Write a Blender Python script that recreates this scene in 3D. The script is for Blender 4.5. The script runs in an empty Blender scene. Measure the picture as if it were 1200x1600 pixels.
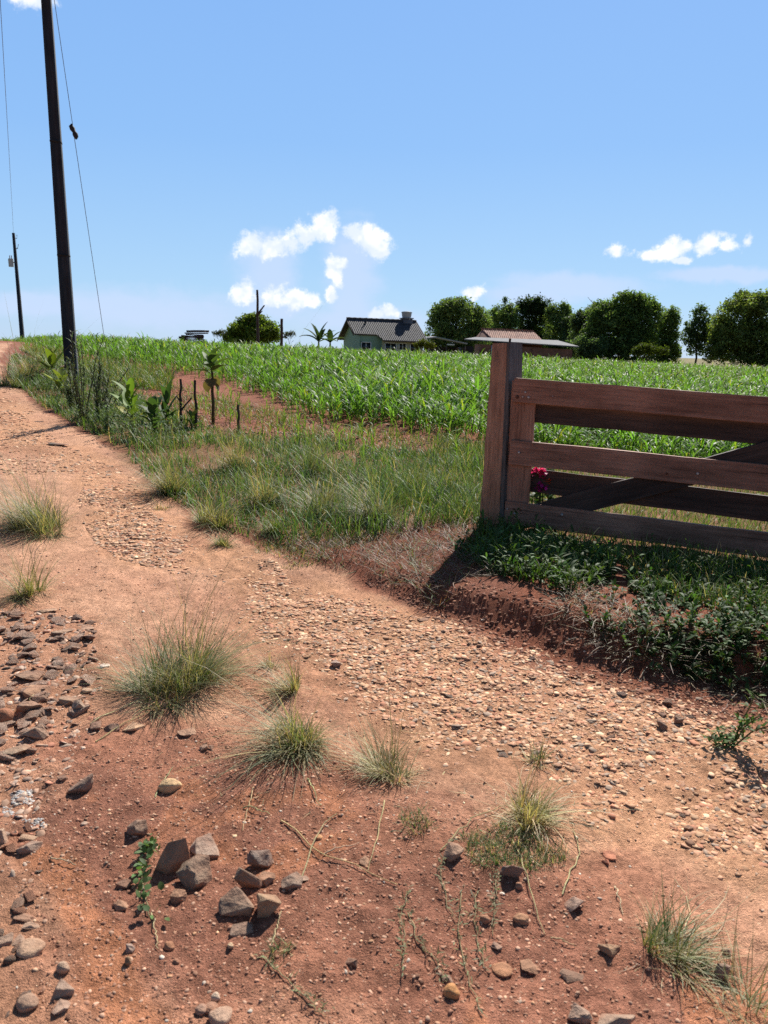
import bpy, bmesh, math, random
import numpy as np
from mathutils import Matrix, Vector, Euler
R = math.radians
SC = bpy.context.scene
COL = SC.collection
rng = np.random.default_rng(7)
random.seed(7)

# ------------------------------------------------------------------ camera, sky, sun, exposure
EYE = Vector((0, 0, 1.6))
FPX = 1200.0                      # focal length in pixels of the 1200x1600 photograph
CAMROT = Matrix.Rotation(R(90 - 12.0), 3, 'X') @ Matrix.Rotation(R(1.6), 3, 'Z')
cam = bpy.data.objects.new('camera', bpy.data.cameras.new('camera'))
COL.objects.link(cam)
cam.data.lens = 27.0
cam.data.sensor_width = 36.0
cam.data.clip_start = 0.05
cam.data.clip_end = 20000
cam.data.dof.use_dof = True
cam.data.dof.focus_distance = 6.0
cam.data.dof.aperture_fstop = 5.6
cam.matrix_world = Matrix.Translation(EYE) @ CAMROT.to_4x4()
SC.camera = cam
SC.render.engine = 'CYCLES'
SC.view_settings.view_transform = 'Standard'
SC.view_settings.look = 'None'
SC.view_settings.exposure = 0.82
SC.cycles.use_denoising = False
SC.view_settings.gamma = 1.0
SC.cycles.max_bounces = 6
SC.cycles.transparent_max_bounces = 8

SUN_EL, SUN_AZ = R(42), R(19.5)     # azimuth clockwise from +Y (view direction)
sun = bpy.data.objects.new('sun', bpy.data.lights.new('sun', 'SUN'))
COL.objects.link(sun)
sun.data.energy = 4.3
sun.data.angle = R(0.53)
sun.data.color = (1.0, 0.95, 0.87)
sdir = Vector((math.sin(SUN_AZ) * math.cos(SUN_EL), math.cos(SUN_AZ) * math.cos(SUN_EL), math.sin(SUN_EL)))
sun.rotation_euler = sdir.to_track_quat('Z', 'Y').to_euler()
sun.location = (0, 0, 30)

def ray(px, py):
    return (CAMROT @ Vector(((px - 600) / FPX, -(py - 800) / FPX, -1.0)))
def at(px, py, Y):
    d = ray(px, py)
    return EYE + d * (Y / d.y)
def atv(px, py, Y):
    return np.array(at(px, py, Y))

world = bpy.data.worlds.new('World')
SC.world = world
world.use_nodes = True
def build_world():
    nt = world.node_tree
    nt.nodes.clear()
    N, L = nt.nodes.new, nt.links.new
    out = N('ShaderNodeOutputWorld')
    bg = N('ShaderNodeBackground')
    bg.inputs['Strength'].default_value = 0.083
    L(bg.outputs[0], out.inputs[0])
    sky = N('ShaderNodeTexSky')
    sky.sky_type = 'NISHITA'
    sky.sun_disc = False
    sky.sun_elevation = SUN_EL
    sky.sun_rotation = SUN_AZ
    sky.altitude = 500
    sky.air_density = 1.0
    sky.dust_density = 0.5
    sky.ozone_density = 2.0
    tint = N('ShaderNodeMix'); tint.data_type = 'RGBA'; tint.blend_type = 'MULTIPLY'; tint.inputs[0].default_value = 1
    L(sky.outputs[0], tint.inputs[6]); tint.inputs[7].default_value = (.62, .60, .56, 1)
    tc = N('ShaderNodeTexCoord')
    sep = N('ShaderNodeSeparateXYZ')
    L(tc.outputs['Generated'], sep.inputs[0])
    def math_(op, a, b=None, c=None, clamp=False):
        m = N('ShaderNodeMath'); m.operation = op; m.use_clamp = clamp
        for i, v in enumerate((a, b, c)):
            if v is None: continue
            if isinstance(v, (int, float)): m.inputs[i].default_value = v
            else: L(v, m.inputs[i])
        return m.outputs[0]
    az = math_('ARCTAN2', sep.outputs[0], sep.outputs[1])
    el = math_('ARCSINE', sep.outputs[2])
    uv = N('ShaderNodeCombineXYZ')
    L(az, uv.inputs[0]); L(el, uv.inputs[1])
    def noise(scale, detail, rough, off=0.0, st=(1, 1, 1)):
        mp = N('ShaderNodeVectorMath'); mp.operation = 'MULTIPLY_ADD'
        mp.inputs[1].default_value = st
        mp.inputs[2].default_value = (off, off * .7, off * .3)
        L(uv.outputs[0], mp.inputs[0])
        n = N('ShaderNodeTexNoise')
        n.inputs['Scale'].default_value = scale
        n.inputs['Detail'].default_value = detail
        n.inputs['Roughness'].default_value = rough
        L(mp.outputs[0], n.inputs['Vector'])
        return n.outputs['Fac']
    wn = N('ShaderNodeTexNoise'); wn.inputs['Scale'].default_value = 42; wn.inputs['Detail'].default_value = 5; wn.inputs['Roughness'].default_value = .55
    L(uv.outputs[0], wn.inputs['Vector'])
    wv = N('ShaderNodeVectorMath'); wv.operation = 'MULTIPLY_ADD'; L(wn.outputs['Color'], wv.inputs[0]); wv.inputs[1].default_value = (.024, .020, 0); wv.inputs[2].default_value = (-.012, -.010, 0)
    wu = N('ShaderNodeVectorMath'); wu.operation = 'ADD'; L(uv.outputs[0], wu.inputs[0]); L(wv.outputs[0], wu.inputs[1])
    def field(blobs, grow=1.0):
        cur = None
        for px, py, rx, ry in blobs:
            d = ray(px, py).normalized()
            a, e = math.atan2(d.x, d.y), math.asin(d.z)
            s = N('ShaderNodeVectorMath'); s.operation = 'MULTIPLY_ADD'
            L(wu.outputs[0], s.inputs[0])
            ix, iy = FPX / (rx * grow), FPX / (ry * grow)
            s.inputs[1].default_value = (ix, iy, 1)
            s.inputs[2].default_value = (-a * ix, -e * iy, 0)
            ln = N('ShaderNodeVectorMath'); ln.operation = 'LENGTH'
            L(s.outputs[0], ln.inputs[0])
            f = math_('SUBTRACT', 1.0, ln.outputs['Value'])
            cur = f if cur is None else math_('MAXIMUM', cur, f)
        return cur
    def smooth(v, lo, hi):
        m = N('ShaderNodeMapRange'); m.interpolation_type = 'SMOOTHSTEP'
        L(v, m.inputs[0]); m.inputs[1].default_value = lo; m.inputs[2].default_value = hi
        return m.outputs[0]
    cum = [(397, 384, 26, 20), (425, 388, 30, 20), (452, 378, 26, 20), (478, 366, 22, 20), (508, 354, 25, 23), (495, 362, 18, 18),
           (558, 368, 26, 16), (580, 376, 25, 22), (594, 392, 19, 20), (523, 412, 18, 11), (520, 425, 16, 12),
           (383, 458, 24, 20), (428, 466, 26, 17), (458, 460, 26, 20), (482, 468, 20, 14), (612, 488, 18, 10), (590, 492, 16, 8),
           (526, 440, 10, 14), (516, 458, 12, 12),
           (960, 394, 15, 13), (1010, 398, 20, 9), (1042, 393, 28, 14), (1062, 384, 17, 12), (1070, 405, 15, 6), (1106, 383, 19, 15), (1134, 384, 20, 12), (1167, 376, 10, 8),
           (740, 458, 22, 12), (35, -8, 40, 16)]
    n1 = noise(48, 9, .66, 3.1)
    f1 = math_('ADD', field(cum, 1.16), math_('MULTIPLY', math_('SUBTRACT', n1, .52), 2.2))
    dens = smooth(f1, -.03, .62)
    veil = [(425, 430, 62, 72), (550, 425, 58, 95), (548, 470, 56, 60), (430, 478, 80, 26), (900, 447, 130, 26), (1120, 430, 120, 14), (560, 500, 130, 28), (230, 485, 200, 40), (80, 478, 150, 22), (840, 462, 100, 18)]
    n2 = noise(9, 5, .6, 7.7, (1, 2.5, 1))
    f2 = math_('ADD', field(veil), math_('MULTIPLY', math_('SUBTRACT', n2, .5), 1.1))
    dv = math_('MULTIPLY', smooth(f2, -.05, .7), .72)
    # the lower sky: paler and hazier towards the horizon
    er = N('ShaderNodeMapRange'); L(el, er.inputs[0]); er.inputs[1].default_value = -.05; er.inputs[2].default_value = .70
    cr0 = N('ShaderNodeValToRGB'); L(er.outputs[0], cr0.inputs[0])
    e_ = cr0.color_ramp.elements
    while len(e_) < 5: e_.new(.5)
    for q, (pp, c) in zip(e_, ((.05, (3.7, 5.0, 6.7)), (.15, (2.9, 4.75, 6.9)), (.38, (2.0, 3.85, 6.9)), (.80, (1.55, 3.2, 6.7)), (1.0, (1.4, 3.0, 6.2)))):
        q.position = pp; q.color = (*[v / 8 for v in c], 1)
    sc8 = N('ShaderNodeVectorMath'); sc8.operation = 'SCALE'; L(cr0.outputs[0], sc8.inputs[0]); sc8.inputs['Scale'].default_value = 8
    hz = N('ShaderNodeMapRange'); L(el, hz.inputs[0])
    hz.inputs[1].default_value = 0.55; hz.inputs[2].default_value = 0.80; hz.inputs[3].default_value = .85; hz.inputs[4].default_value = 0
    mix0 = N('ShaderNodeMix'); mix0.data_type = 'RGBA'
    L(hz.outputs[0], mix0.inputs[0]); L(tint.outputs[2], mix0.inputs[6]); L(sc8.outputs[0], mix0.inputs[7])
    # the sky is darker away from the sun
    dt = N('ShaderNodeVectorMath'); dt.operation = 'DOT_PRODUCT'; L(tc.outputs['Generated'], dt.inputs[0]); dt.inputs[1].default_value = (math.sin(SUN_AZ), math.cos(SUN_AZ), 0)
    dk = N('ShaderNodeMapRange'); dk.interpolation_type = 'SMOOTHSTEP'; L(dt.outputs['Value'], dk.inputs[0]); dk.inputs[1].default_value = -.5; dk.inputs[2].default_value = .55; dk.inputs[3].default_value = .5; dk.inputs[4].default_value = 1.0
    dks = N('ShaderNodeVectorMath'); dks.operation = 'SCALE'; L(mix0.outputs[2], dks.inputs[0]); L(dk.outputs[0], dks.inputs['Scale'])
    mix1 = N('ShaderNodeMix'); mix1.data_type = 'RGBA'
    L(dv, mix1.inputs[0]); L(dks.outputs[0], mix1.inputs[6]); mix1.inputs[7].default_value = (4.3, 5.2, 7.0, 1)
    mix2 = N('ShaderNodeMix'); mix2.data_type = 'RGBA'
    n3 = noise(45, 3, .5, 5.3)
    cr = N('ShaderNodeMix'); cr.data_type = 'RGBA'
    L(smooth(n3, .35, .62), cr.inputs[0]); cr.inputs[6].default_value = (5.7, 6.3, 7.2, 1); cr.inputs[7].default_value = (7.8, 7.8, 7.8, 1)
    L(dens, mix2.inputs[0]); L(mix1.outputs[2], mix2.inputs[6]); L(cr.outputs[2], mix2.inputs[7])
    L(mix2.outputs[2], bg.inputs['Color'])
build_world()

# ------------------------------------------------------------------ noise and terrain
def _hash(ix, iy, seed):
    h = (ix.astype(np.int64) * 374761393 + iy.astype(np.int64) * 668265263 + seed * 982451653) & 0x7fffffff
    h = ((h ^ (h >> 13)) * 1274126177) & 0x7fffffff
    h = h ^ (h >> 16)
    return (h & 0xffff) / 65535.0
def vn(x, y, seed=0):
    x = np.asarray(x, float); y = np.asarray(y, float)
    ix, iy = np.floor(x), np.floor(y)
    fx, fy = x - ix, y - iy
    fx = fx * fx * fx * (fx * (fx * 6 - 15) + 10); fy = fy * fy * fy * (fy * (fy * 6 - 15) + 10)
    a = _hash(ix, iy, seed); b = _hash(ix + 1, iy, seed); c = _hash(ix, iy + 1, seed); d = _hash(ix + 1, iy + 1, seed)
    return (a * (1 - fx) + b * fx) * (1 - fy) + (c * (1 - fx) + d * fx) * fy - .5
def fbm(x, y, seed=0, oct=4, lac=2.1, gain=.5):
    s, a, f = 0, 1.0, 1.0
    for k in range(oct):
        c, sn = math.cos(.7 * k + .4), math.sin(.7 * k + .4)
        s = s + a * vn((x * c - y * sn) * f + 17.3 * k, (x * sn + y * c) * f - 9.1 * k, seed + k)
        a *= gain; f *= lac
    return s
def sstep(a, b, v):
    t = np.clip((np.asarray(v, float) - a) / (b - a), 0, 1)
    return t * t * (3 - 2 * t)
_ys = np.arange(-60, 400, .25)
_r = np.interp(_ys, [-60, -5, 3, 5.5, 8, 11, 14, 20, 28, 36, 42, 48, 60, 75, 90, 130, 400], [-.6, -.05, 0, .03, .08, .14, .2, .40, .70, .93, 1.0, .98, .7, .3, 0, -.6, -3.0])
_k = np.exp(-(np.arange(-16, 17) / 7.0) ** 2); _k /= _k.sum()
_r = np.concatenate([_r[:16], np.convolve(_r, _k, 'valid'), _r[-16:]])
_b = np.interp(_ys, [-60, 4, 8, 12, 18, 24, 40, 60, 90, 400], [0, 0, .018, .035, .05, .045, .028, .014, 0, 0])
TOEX = np.array([-3, -1.4, -.6, .2, 1.0, 1.8, 3, 6, 20.]); TOEY = np.array([8.5, 6.6, 5.55, 4.62, 3.85, 3.42, 3.0, 2.4, .5])
def Hc(x, y):
    """smooth ground height"""
    x = np.asarray(x, float); y = np.asarray(y, float)
    z = np.interp(y, _ys, _r)
    z = z - np.interp(y, _ys, _b) * 22 * np.tanh(x / 22)
    d = (y - np.interp(x, TOEX, TOEY)) * .8 + .10 * vn(x * 3, y * 3, 41) + .05 * vn(x * 9, y * 9, 42)
    h = np.interp(x, [-1.6, -.6, .2, 1, 3, 8], [0, .03, .10, .17, .2, .2])
    z = z + h * sstep(0, .32, d) * (1 - .55 * sstep(.6, 3.0, d))
    z = z + .05 * sstep(1.5, .3, y) * 0
    return z
def H(x, y):
    x = np.asarray(x, float); y = np.asarray(y, float)
    r = np.hypot(x, y)
    near = 1 - sstep(14, 30, r)
    z = Hc(x, y) + .035 * vn(x * .9, y * .9, 1) * near + .18 * vn(x * .07, y * .07, 2) * sstep(20, 45, r)
    z = z + near * (.022 * vn(x * 2.7, y * 2.7, 3) + .012 * vn(x * 7, y * 7, 4))
    vnear = 1 - sstep(7, 12, r)
    f = fbm(x * 17, y * 17, 5, 3)
    z = z + vnear * (.010 * f + .005 * vn(x * 38, y * 38, 9)) + .012 * vnear * np.maximum(0, vn(x * 11, y * 11, 12) - .15) * 2 + .010 * vnear * np.maximum(0, vn(x * 24, y * 24, 14) - .1)
    return z
_T = np.geomspace(1.0, 300, 6000)
def G(px, py):
    """the point of the ground seen in pixel px, py"""
    d = ray(px, py)
    X, Y, Z = EYE.x + d.x * _T, EYE.y + d.y * _T, EYE.z + d.z * _T
    k = np.argmax(Z < Hc(X, Y))
    if k == 0: k = len(_T) - 1 if Z[-1] > Hc(X[-1:], Y[-1:])[0] else 0
    x, y = float(X[k]), float(Y[k])
    return Vector((x, y, float(H(x, y))))
def depth_px(p):
    """pixels of the photograph per metre at point p"""
    v = CAMROT.transposed() @ (Vector(p) - EYE)
    return FPX / -v.z
def poly(pts):
    return np.array([G(a, b)[:2] for a, b in pts])
def pip(P, x, y):
    x = np.asarray(x, float); y = np.asarray(y, float)
    ins = np.zeros(x.shape, bool)
    n = len(P)
    for i in range(n):
        x1, y1 = P[i]; x2, y2 = P[(i + 1) % n]
        if y1 == y2: continue
        c = ((y1 > y) != (y2 > y)) & (x < (x2 - x1) * (y - y1) / (y2 - y1) + x1)
        ins ^= c
    return ins
def softpip(P, x, y, w=.12, seed=3, k=6):
    s = np.zeros(np.shape(x))
    r0 = np.random.default_rng(seed)
    wx, wy = fbm(x * 2.5, y * 2.5, seed, 4), fbm(x * 2.5, y * 2.5, seed + 50, 4)
    for i in range(k):
        jx, jy = r0.normal(0, w * .5, 2)
        s += pip(P, x + wx * w * 1.7 + jx, y + wy * w * 1.7 + jy)
    return s / k
def pdist(P, x, y):
    """distance to an open polyline"""
    best = np.full(np.shape(x), 1e9)
    for i in range(len(P) - 1):
        a, b = P[i], P[i + 1]
        ab = b - a; L2 = ab @ ab + 1e-9
        t = np.clip(((x - a[0]) * ab[0] + (y - a[1]) * ab[1]) / L2, 0, 1)
        best = np.minimum(best, np.hypot(x - a[0] - t * ab[0], y - a[1] - t * ab[1]))
    return best
def srgb(r, g, b):
    v = np.array([r, g, b]) / 255.0
    return np.where(v <= .04045, v / 12.92, ((v + .055) / 1.055) ** 2.4)

# ------------------------------------------------------------------ object helpers
def tag(o, label=None, cat=None, group=None, kind=None):
    if label: o['label'] = label
    if cat: o['category'] = cat
    if group: o['group'] = group
    if kind: o['kind'] = kind
    return o
def empty(name, loc=(0, 0, 0), rz=0.0):
    o = bpy.data.objects.new(name, None)
    o.empty_display_size = .1
    COL.objects.link(o)
    o.location = loc
    o.rotation_euler = (0, 0, rz)
    return o
def link(name, me, parent=None, mat=None):
    if mat is not None and not me.materials: me.materials.append(mat)
    o = bpy.data.objects.new(name, me)
    COL.objects.link(o)
    if parent is not None: o.parent = parent
    return o
def mesh_np(name, V, F, C=None, mat=None, smooth=False):
    """V (n,3), F list of (m,k) arrays, C (n,3) colours"""
    me = bpy.data.meshes.new(name)
    if not isinstance(F, (list, tuple)): F = [F]
    F = [f for f in F if len(f)]
    V = np.ascontiguousarray(V, np.float32)
    me.vertices.add(len(V)); me.vertices.foreach_set('co', V.ravel())
    nl = sum(f.size for f in F); npoly = sum(len(f) for f in F)
    me.loops.add(nl); me.polygons.add(npoly)
    me.loops.foreach_set('vertex_index', np.concatenate([f.ravel() for f in F]).astype(np.int32))
    starts, s = [], 0
    for f in F:
        starts.append(s + np.arange(len(f)) * f.shape[1]); s += f.size
    me.polygons.foreach_set('loop_start', np.concatenate(starts).astype(np.int32))
    if smooth: me.polygons.foreach_set('use_smooth', np.ones(npoly, bool))
    me.update(calc_edges=True)
    if C is not None:
        a = me.color_attributes.new('Col', 'FLOAT_COLOR', 'POINT')
        c4 = np.ones((len(V), 4), np.float32); c4[:, :3] = C
        a.data.foreach_set('color', c4.ravel())
    if mat is not None: me.materials.append(mat)
    return me
class MB:
    """collects vertices, faces and vertex colours of one mesh"""
    def __init__(s): s.V, s.F, s.C, s.n = [], {}, [], 0
    def add(s, V, F, C=(1, 1, 1)):
        V = np.asarray(V, float).reshape(-1, 3)
        if not isinstance(F, (list, tuple)) or (len(F) and np.isscalar(F[0][0])): F = [np.asarray(F)]
        for f in F:
            f = np.asarray(f)
            if len(f): s.F.setdefault(f.shape[1], []).append(f + s.n)
        s.V.append(V); s.n += len(V)
        C = np.asarray(C, float)
        s.C.append(np.broadcast_to(C, (len(V), 3)))
        return s
    def box(s, c, size, rot=None, C=(1, 1, 1), taper=1.0):
        x, y, z = np.asarray(size) / 2
        V = np.array([[-x, -y, -z], [x, -y, -z], [x, y, -z], [-x, y, -z], [-x * taper, -y * taper, z], [x * taper, -y * taper, z], [x * taper, y * taper, z], [-x * taper, y * taper, z]])
        if rot is not None: V = V @ np.array(rot.to_3x3() if hasattr(rot, 'to_3x3') else rot).T
        return s.add(V + np.asarray(c), np.array([[0, 3, 2, 1], [4, 5, 6, 7], [0, 1, 5, 4], [1, 2, 6, 5], [2, 3, 7, 6], [3, 0, 4, 7]]), C)
    def tube(s, pts, rad, n=8, C=(1, 1, 1), cap=True):
        pts = np.asarray(pts, float)
        rad = np.broadcast_to(np.asarray(rad, float), (len(pts),))
        V = []
        for i in range(len(pts)):
            t = pts[min(i + 1, len(pts) - 1)] - pts[max(i - 1, 0)]
            t = t / (np.linalg.norm(t) + 1e-9)
            u = np.cross(t, [0, 0, 1.0] if abs(t[2]) < .9 else [1.0, 0, 0]); u /= np.linalg.norm(u)
            w = np.cross(t, u)
            a = np.arange(n) * 2 * math.pi / n
            V.append(pts[i] + rad[i] * (np.cos(a)[:, None] * u + np.sin(a)[:, None] * w))
        V = np.concatenate(V)
        F = [[i * n + j, i * n + (j + 1) % n, (i + 1) * n + (j + 1) % n, (i + 1) * n + j] for i in range(len(pts) - 1) for j in range(n)]
        s.add(V, np.array(F), C)
        if cap:
            for k, i in ((0, 0), (len(pts) - 1, 1)):
                c = pts[k]; base = V[k * n:(k + 1) * n]
                f = [[0, 1 + j, 1 + (j + 1) % n] if i else [0, 1 + (j + 1) % n, 1 + j] for j in range(n)]
                s.add(np.vstack([c, base]), np.array(f), C)
        return s
    def mesh(s, name, mat=None, smooth=False):
        V = np.concatenate(s.V); C = np.concatenate(s.C)
        return mesh_np(name, V, [np.concatenate(f) for f in s.F.values()], C, mat, smooth)
    def build(s, name, mat, parent=None, smooth=False):
        return link(name, s.mesh(name, mat, smooth), parent)

def ribbons(base, az, th0, th1, L, W, nseg=4, col=(.1, .2, .05), prof='blade', pw=1.0, twist=None, tipcol=None, fold=0.0):
    """N curved leaf strips. th: angle from the vertical at the foot and the tip."""
    N = len(base)
    B = lambda v: np.broadcast_to(np.asarray(v, float), (N,))
    az, th0, th1, L, W = map(B, (az, th0, th1, L, W))
    t = np.linspace(0, 1, nseg + 1)
    tm = (t[:-1] + t[1:]) / 2
    th = th0[:, None] + (th1 - th0)[:, None] * tm[None, :] ** pw
    ds = (L / nseg)[:, None]
    rr = np.concatenate([np.zeros((N, 1)), np.cumsum(np.sin(th) * ds, 1)], 1)
    zz = np.concatenate([np.zeros((N, 1)), np.cumsum(np.cos(th) * ds, 1)], 1)
    a = az[:, None] + (0 if twist is None else B(twist)[:, None] * t[None, :])
    P = np.stack([np.cos(a) * rr, np.sin(a) * rr, zz], -1) + np.asarray(base)[:, None, :]
    if prof == 'blade': w = 1 - t ** 1.6 * .93
    elif prof == 'maize': w = np.sin(math.pi * np.clip(t * .86 + .12, 0, 1)) ** .7
    elif prof == 'leaf': w = np.sin(math.pi * (t ** .85)) ** .75 + .04
    else: w = np.ones_like(t)
    tha = np.concatenate([th[:, :1], (th[:, 1:] + th[:, :-1]) / 2, th[:, -1:]], 1)
    side = np.stack([-np.sin(a), np.cos(a), np.zeros_like(a)], -1)
    half = .5 * W[:, None, None] * w[None, :, None]
    if fold:
        nrm = np.stack([-np.cos(tha) * np.cos(a), -np.cos(tha) * np.sin(a), np.sin(tha)], -1)
        l = P - side * half + nrm * half * fold; r = P + side * half + nrm * half * fold
        V = np.stack([l, P, r], 2)
        m = 3
    else:
        V = np.stack([P - side * half, P + side * half], 2)
        m = 2
    S = (nseg + 1) * m
    F = []
    for i in range(nseg):
        for j in range(m - 1):
            F.append([i * m + j, i * m + j + 1, (i + 1) * m + j + 1, (i + 1) * m + j])
    F = (np.array(F)[None] + (np.arange(N) * S)[:, None, None]).reshape(-1, 4)
    c = np.asarray(col, float)
    if c.ndim == 1: c = np.broadcast_to(c, (N, 3))
    Cc = np.broadcast_to(c[:, None, None, :], (N, nseg + 1, m, 3))
    if tipcol is not None:
        tc = np.asarray(tipcol, float)
        if tc.ndim == 1: tc = np.broadcast_to(tc, (N, 3))
        k = (t ** 2)[None, :, None, None]
        Cc = Cc * (1 - k) + tc[:, None, None, :] * k
    return V.reshape(-1, 3), F, Cc.reshape(-1, 3)

def jit(c, n, s=.18, r=None):
    r = r or rng
    c = np.asarray(c, float)
    return np.clip(c[None] * np.exp(r.normal(0, s, (n, 1))) * np.exp(r.normal(0, s * .35, (n, 3))), 0.002, .9)

# ------------------------------------------------------------------ materials
def newmat(name):
    m = bpy.data.materials.new(name); m.use_nodes = True
    nt = m.node_tree
    return m, nt, nt.nodes['Principled BSDF'], nt.nodes.new, nt.links.new
def ramp(nt, fac, stops):
    r = nt.nodes.new('ShaderNodeValToRGB')
    el = r.color_ramp.elements
    while len(el) < len(stops): el.new(.5)
    for e, (p, c) in zip(el, stops):
        e.position = p; e.color = (*c, 1)
    nt.links.new(fac, r.inputs[0])
    return r.outputs[0]
def mulcol(nt, a, b, fac=1.0, mode='MULTIPLY'):
    m = nt.nodes.new('ShaderNodeMix'); m.data_type = 'RGBA'; m.blend_type = mode
    m.inputs[0].default_value = fac
    for s, v in ((6, a), (7, b)):
        if isinstance(v, (tuple, list)): m.inputs[s].default_value = (*v, 1)
        else: nt.links.new(v, m.inputs[s])
    return m.outputs[2]
def noise_tex(nt, scale, detail=5, rough=.6, st=None, coord='Object', off=(0, 0, 0)):
    tc = nt.nodes.new('ShaderNodeTexCoord')
    mp = nt.nodes.new('ShaderNodeMapping')
    if st: mp.inputs['Scale'].default_value = st
    mp.inputs['Location'].default_value = off
    nt.links.new(tc.outputs[coord], mp.inputs[0])
    n = nt.nodes.new('ShaderNodeTexNoise')
    n.inputs['Scale'].default_value = scale; n.inputs['Detail'].default_value = detail; n.inputs['Roughness'].default_value = rough
    nt.links.new(mp.outputs[0], n.inputs['Vector'])
    return n.outputs['Fac']
def bump(nt, bsdf, h, strength=.5, dist=.01):
    b = nt.nodes.new('ShaderNodeBump')
    b.inputs['Strength'].default_value = strength; b.inputs['Distance'].default_value = dist
    nt.links.new(h, b.inputs['Height']); nt.links.new(b.outputs[0], bsdf.inputs['Normal'])
def leafmat(name, trans=.35, rough=.5, spec=.4, tint=(1.25, 1.3, .55)):
    m, nt, p, N, L = newmat(name)
    a = N('ShaderNodeVertexColor'); a.layer_name = 'Col'
    L(a.outputs[0], p.inputs['Base Color'])
    p.inputs['Roughness'].default_value = rough
    p.inputs['Specular IOR Level'].default_value = spec
    t = N('ShaderNodeBsdfTranslucent')
    L(mulcol(nt, a.outputs[0], tint), t.inputs[0])
    mx = N('ShaderNodeMixShader'); mx.inputs[0].default_value = trans
    L(p.outputs[0], mx.inputs[1]); L(t.outputs[0], mx.inputs[2])
    L(mx.outputs[0], nt.nodes['Material Output'].inputs[0])
    return m
def vcolmat(name, rough=.85, spec=.25, var=.5, scale=40, bstr=.4, bdist=.004, detail=6):
    """vertex colour broken up by noise, with a fine bump"""
    m, nt, p, N, L = newmat(name)
    a = N('ShaderNodeVertexColor'); a.layer_name = 'Col'
    n = noise_tex(nt, scale, detail, .65)
    v = ramp(nt, n, [(.25, (1 - var,) * 3), (.5, (1, 1, 1)), (.78, (1 + var * .7,) * 3)])
    L(mulcol(nt, a.outputs[0], v), p.inputs['Base Color'])
    p.inputs['Roughness'].default_value = rough; p.inputs['Specular IOR Level'].default_value = spec
    bump(nt, p, n, bstr, bdist)
    return m
M = {}
M['grass'] = leafmat('grass_blade', .3, .55, .35)
M['crop'] = leafmat('crop_leaf', .52, .5, .26)
M['tree'] = leafmat('tree_leaf', .50, .65, .15)
M['weed'] = leafmat('weed_leaf', .35, .6, .22)
M['bark'] = vcolmat('bark', .9, .2, .5, 14, .8, .02)
M['flower'] = leafmat('petal', .4, .5, .2, (1.2, .9, 1.0))
M['plain'] = vcolmat('painted_surface', .7, .3, .15, 6, .15, .004)
M['steel'] = vcolmat('dull_metal', .45, .5, .3, 60, .2, .001)
M['steel'].node_tree.nodes['Principled BSDF'].inputs['Metallic'].default_value = .7
def rockmat():
    m, nt, p, N, L = newmat('broken_stone')
    oi = N('ShaderNodeObjectInfo')
    n = noise_tex(nt, 14, 8, .65)
    n2 = noise_tex(nt, 3.5, 4, .6, off=(3, 1, 7))
    base = N('ShaderNodeMix'); base.data_type = 'RGBA'; base.blend_type = 'MULTIPLY'; base.inputs[0].default_value = 1
    L(oi.outputs['Color'], base.inputs[6])
    v = ramp(nt, n, [(.3, (.5, .48, .47)), (.5, (1, 1, 1)), (.75, (1.45, 1.42, 1.38))])
    L(v, base.inputs[7])
    geo = N('ShaderNodeNewGeometry')
    sp = N('ShaderNodeSeparateXYZ')
    # red soil stuck in patches
    mx = N('ShaderNodeMix'); mx.data_type = 'RGBA'
    f = N('ShaderNodeMapRange'); L(n2, f.inputs[0]); f.inputs[1].default_value = .42; f.inputs[2].default_value = .66; f.inputs[4].default_value = .85
    tc_ = N('ShaderNodeTexCoord'); sz = N('ShaderNodeSeparateXYZ'); L(tc_.outputs['Generated'], sz.inputs[0])
    lo = N('ShaderNodeMapRange'); L(sz.outputs[2], lo.inputs[0]); lo.inputs[1].default_value = .55; lo.inputs[2].default_value = .05; lo.inputs[4].default_value = .9
    ad = N('ShaderNodeMath'); ad.operation = 'MULTIPLY_ADD'; ad.use_clamp = True; L(lo.outputs[0], ad.inputs[0]); L(n, ad.inputs[1]); L(f.outputs[0], ad.inputs[2])
    L(ad.outputs[0], mx.inputs[0]); L(base.outputs[2], mx.inputs[6]); mx.inputs[7].default_value = (.34, .16, .095, 1)
    L(mx.outputs[2], p.inputs['Base Color'])
    p.inputs['Roughness'].default_value = .82; p.inputs['Specular IOR Level'].default_value = .3
    bump(nt, p, n, .9, .03)
    return m
M['rock'] = rockmat()
def woodmat(name, dark, mid, light, along='X', bstr=.5, grey=.0):
    m, nt, p, N, L = newmat(name)
    st = {'X': (1.2, 22, 22), 'Z': (22, 22, 1.2)}[along]
    oi = N('ShaderNodeObjectInfo')
    n = noise_tex(nt, 1.6, 7, .62, st)
    n2 = noise_tex(nt, 1.7, 5, .6, (1, 2.2, 2.2) if along == 'X' else (2.2, 2.2, 1), off=(5, 3, 2))
    stp = {'X': (1.0, 60, 60), 'Z': (60, 60, 1.0)}[along]
    n3 = noise_tex(nt, 2.2, 4, .7, stp, off=(1, 8, 4))
    c = ramp(nt, n, [(.25, dark), (.5, mid), (.75, light)])
    c = mulcol(nt, c, ramp(nt, n2, [(.3, (.55, .52, .5)), (.55, (1, 1, 1)), (.75, (1.3, 1.25, 1.2))]))
    c = mulcol(nt, c, ramp(nt, n3, [(.34, (.35, .33, .33)), (.44, (1, 1, 1))]))
    L(c, p.inputs['Base Color'])
    p.inputs['Roughness'].default_value = .68; p.inputs['Specular IOR Level'].default_value = .3
    a = N('ShaderNodeMath'); a.operation = 'ADD'; L(n, a.inputs[0]); L(n3, a.inputs[1])
    bump(nt, p, a.outputs[0], bstr, .006)
    return m
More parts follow.
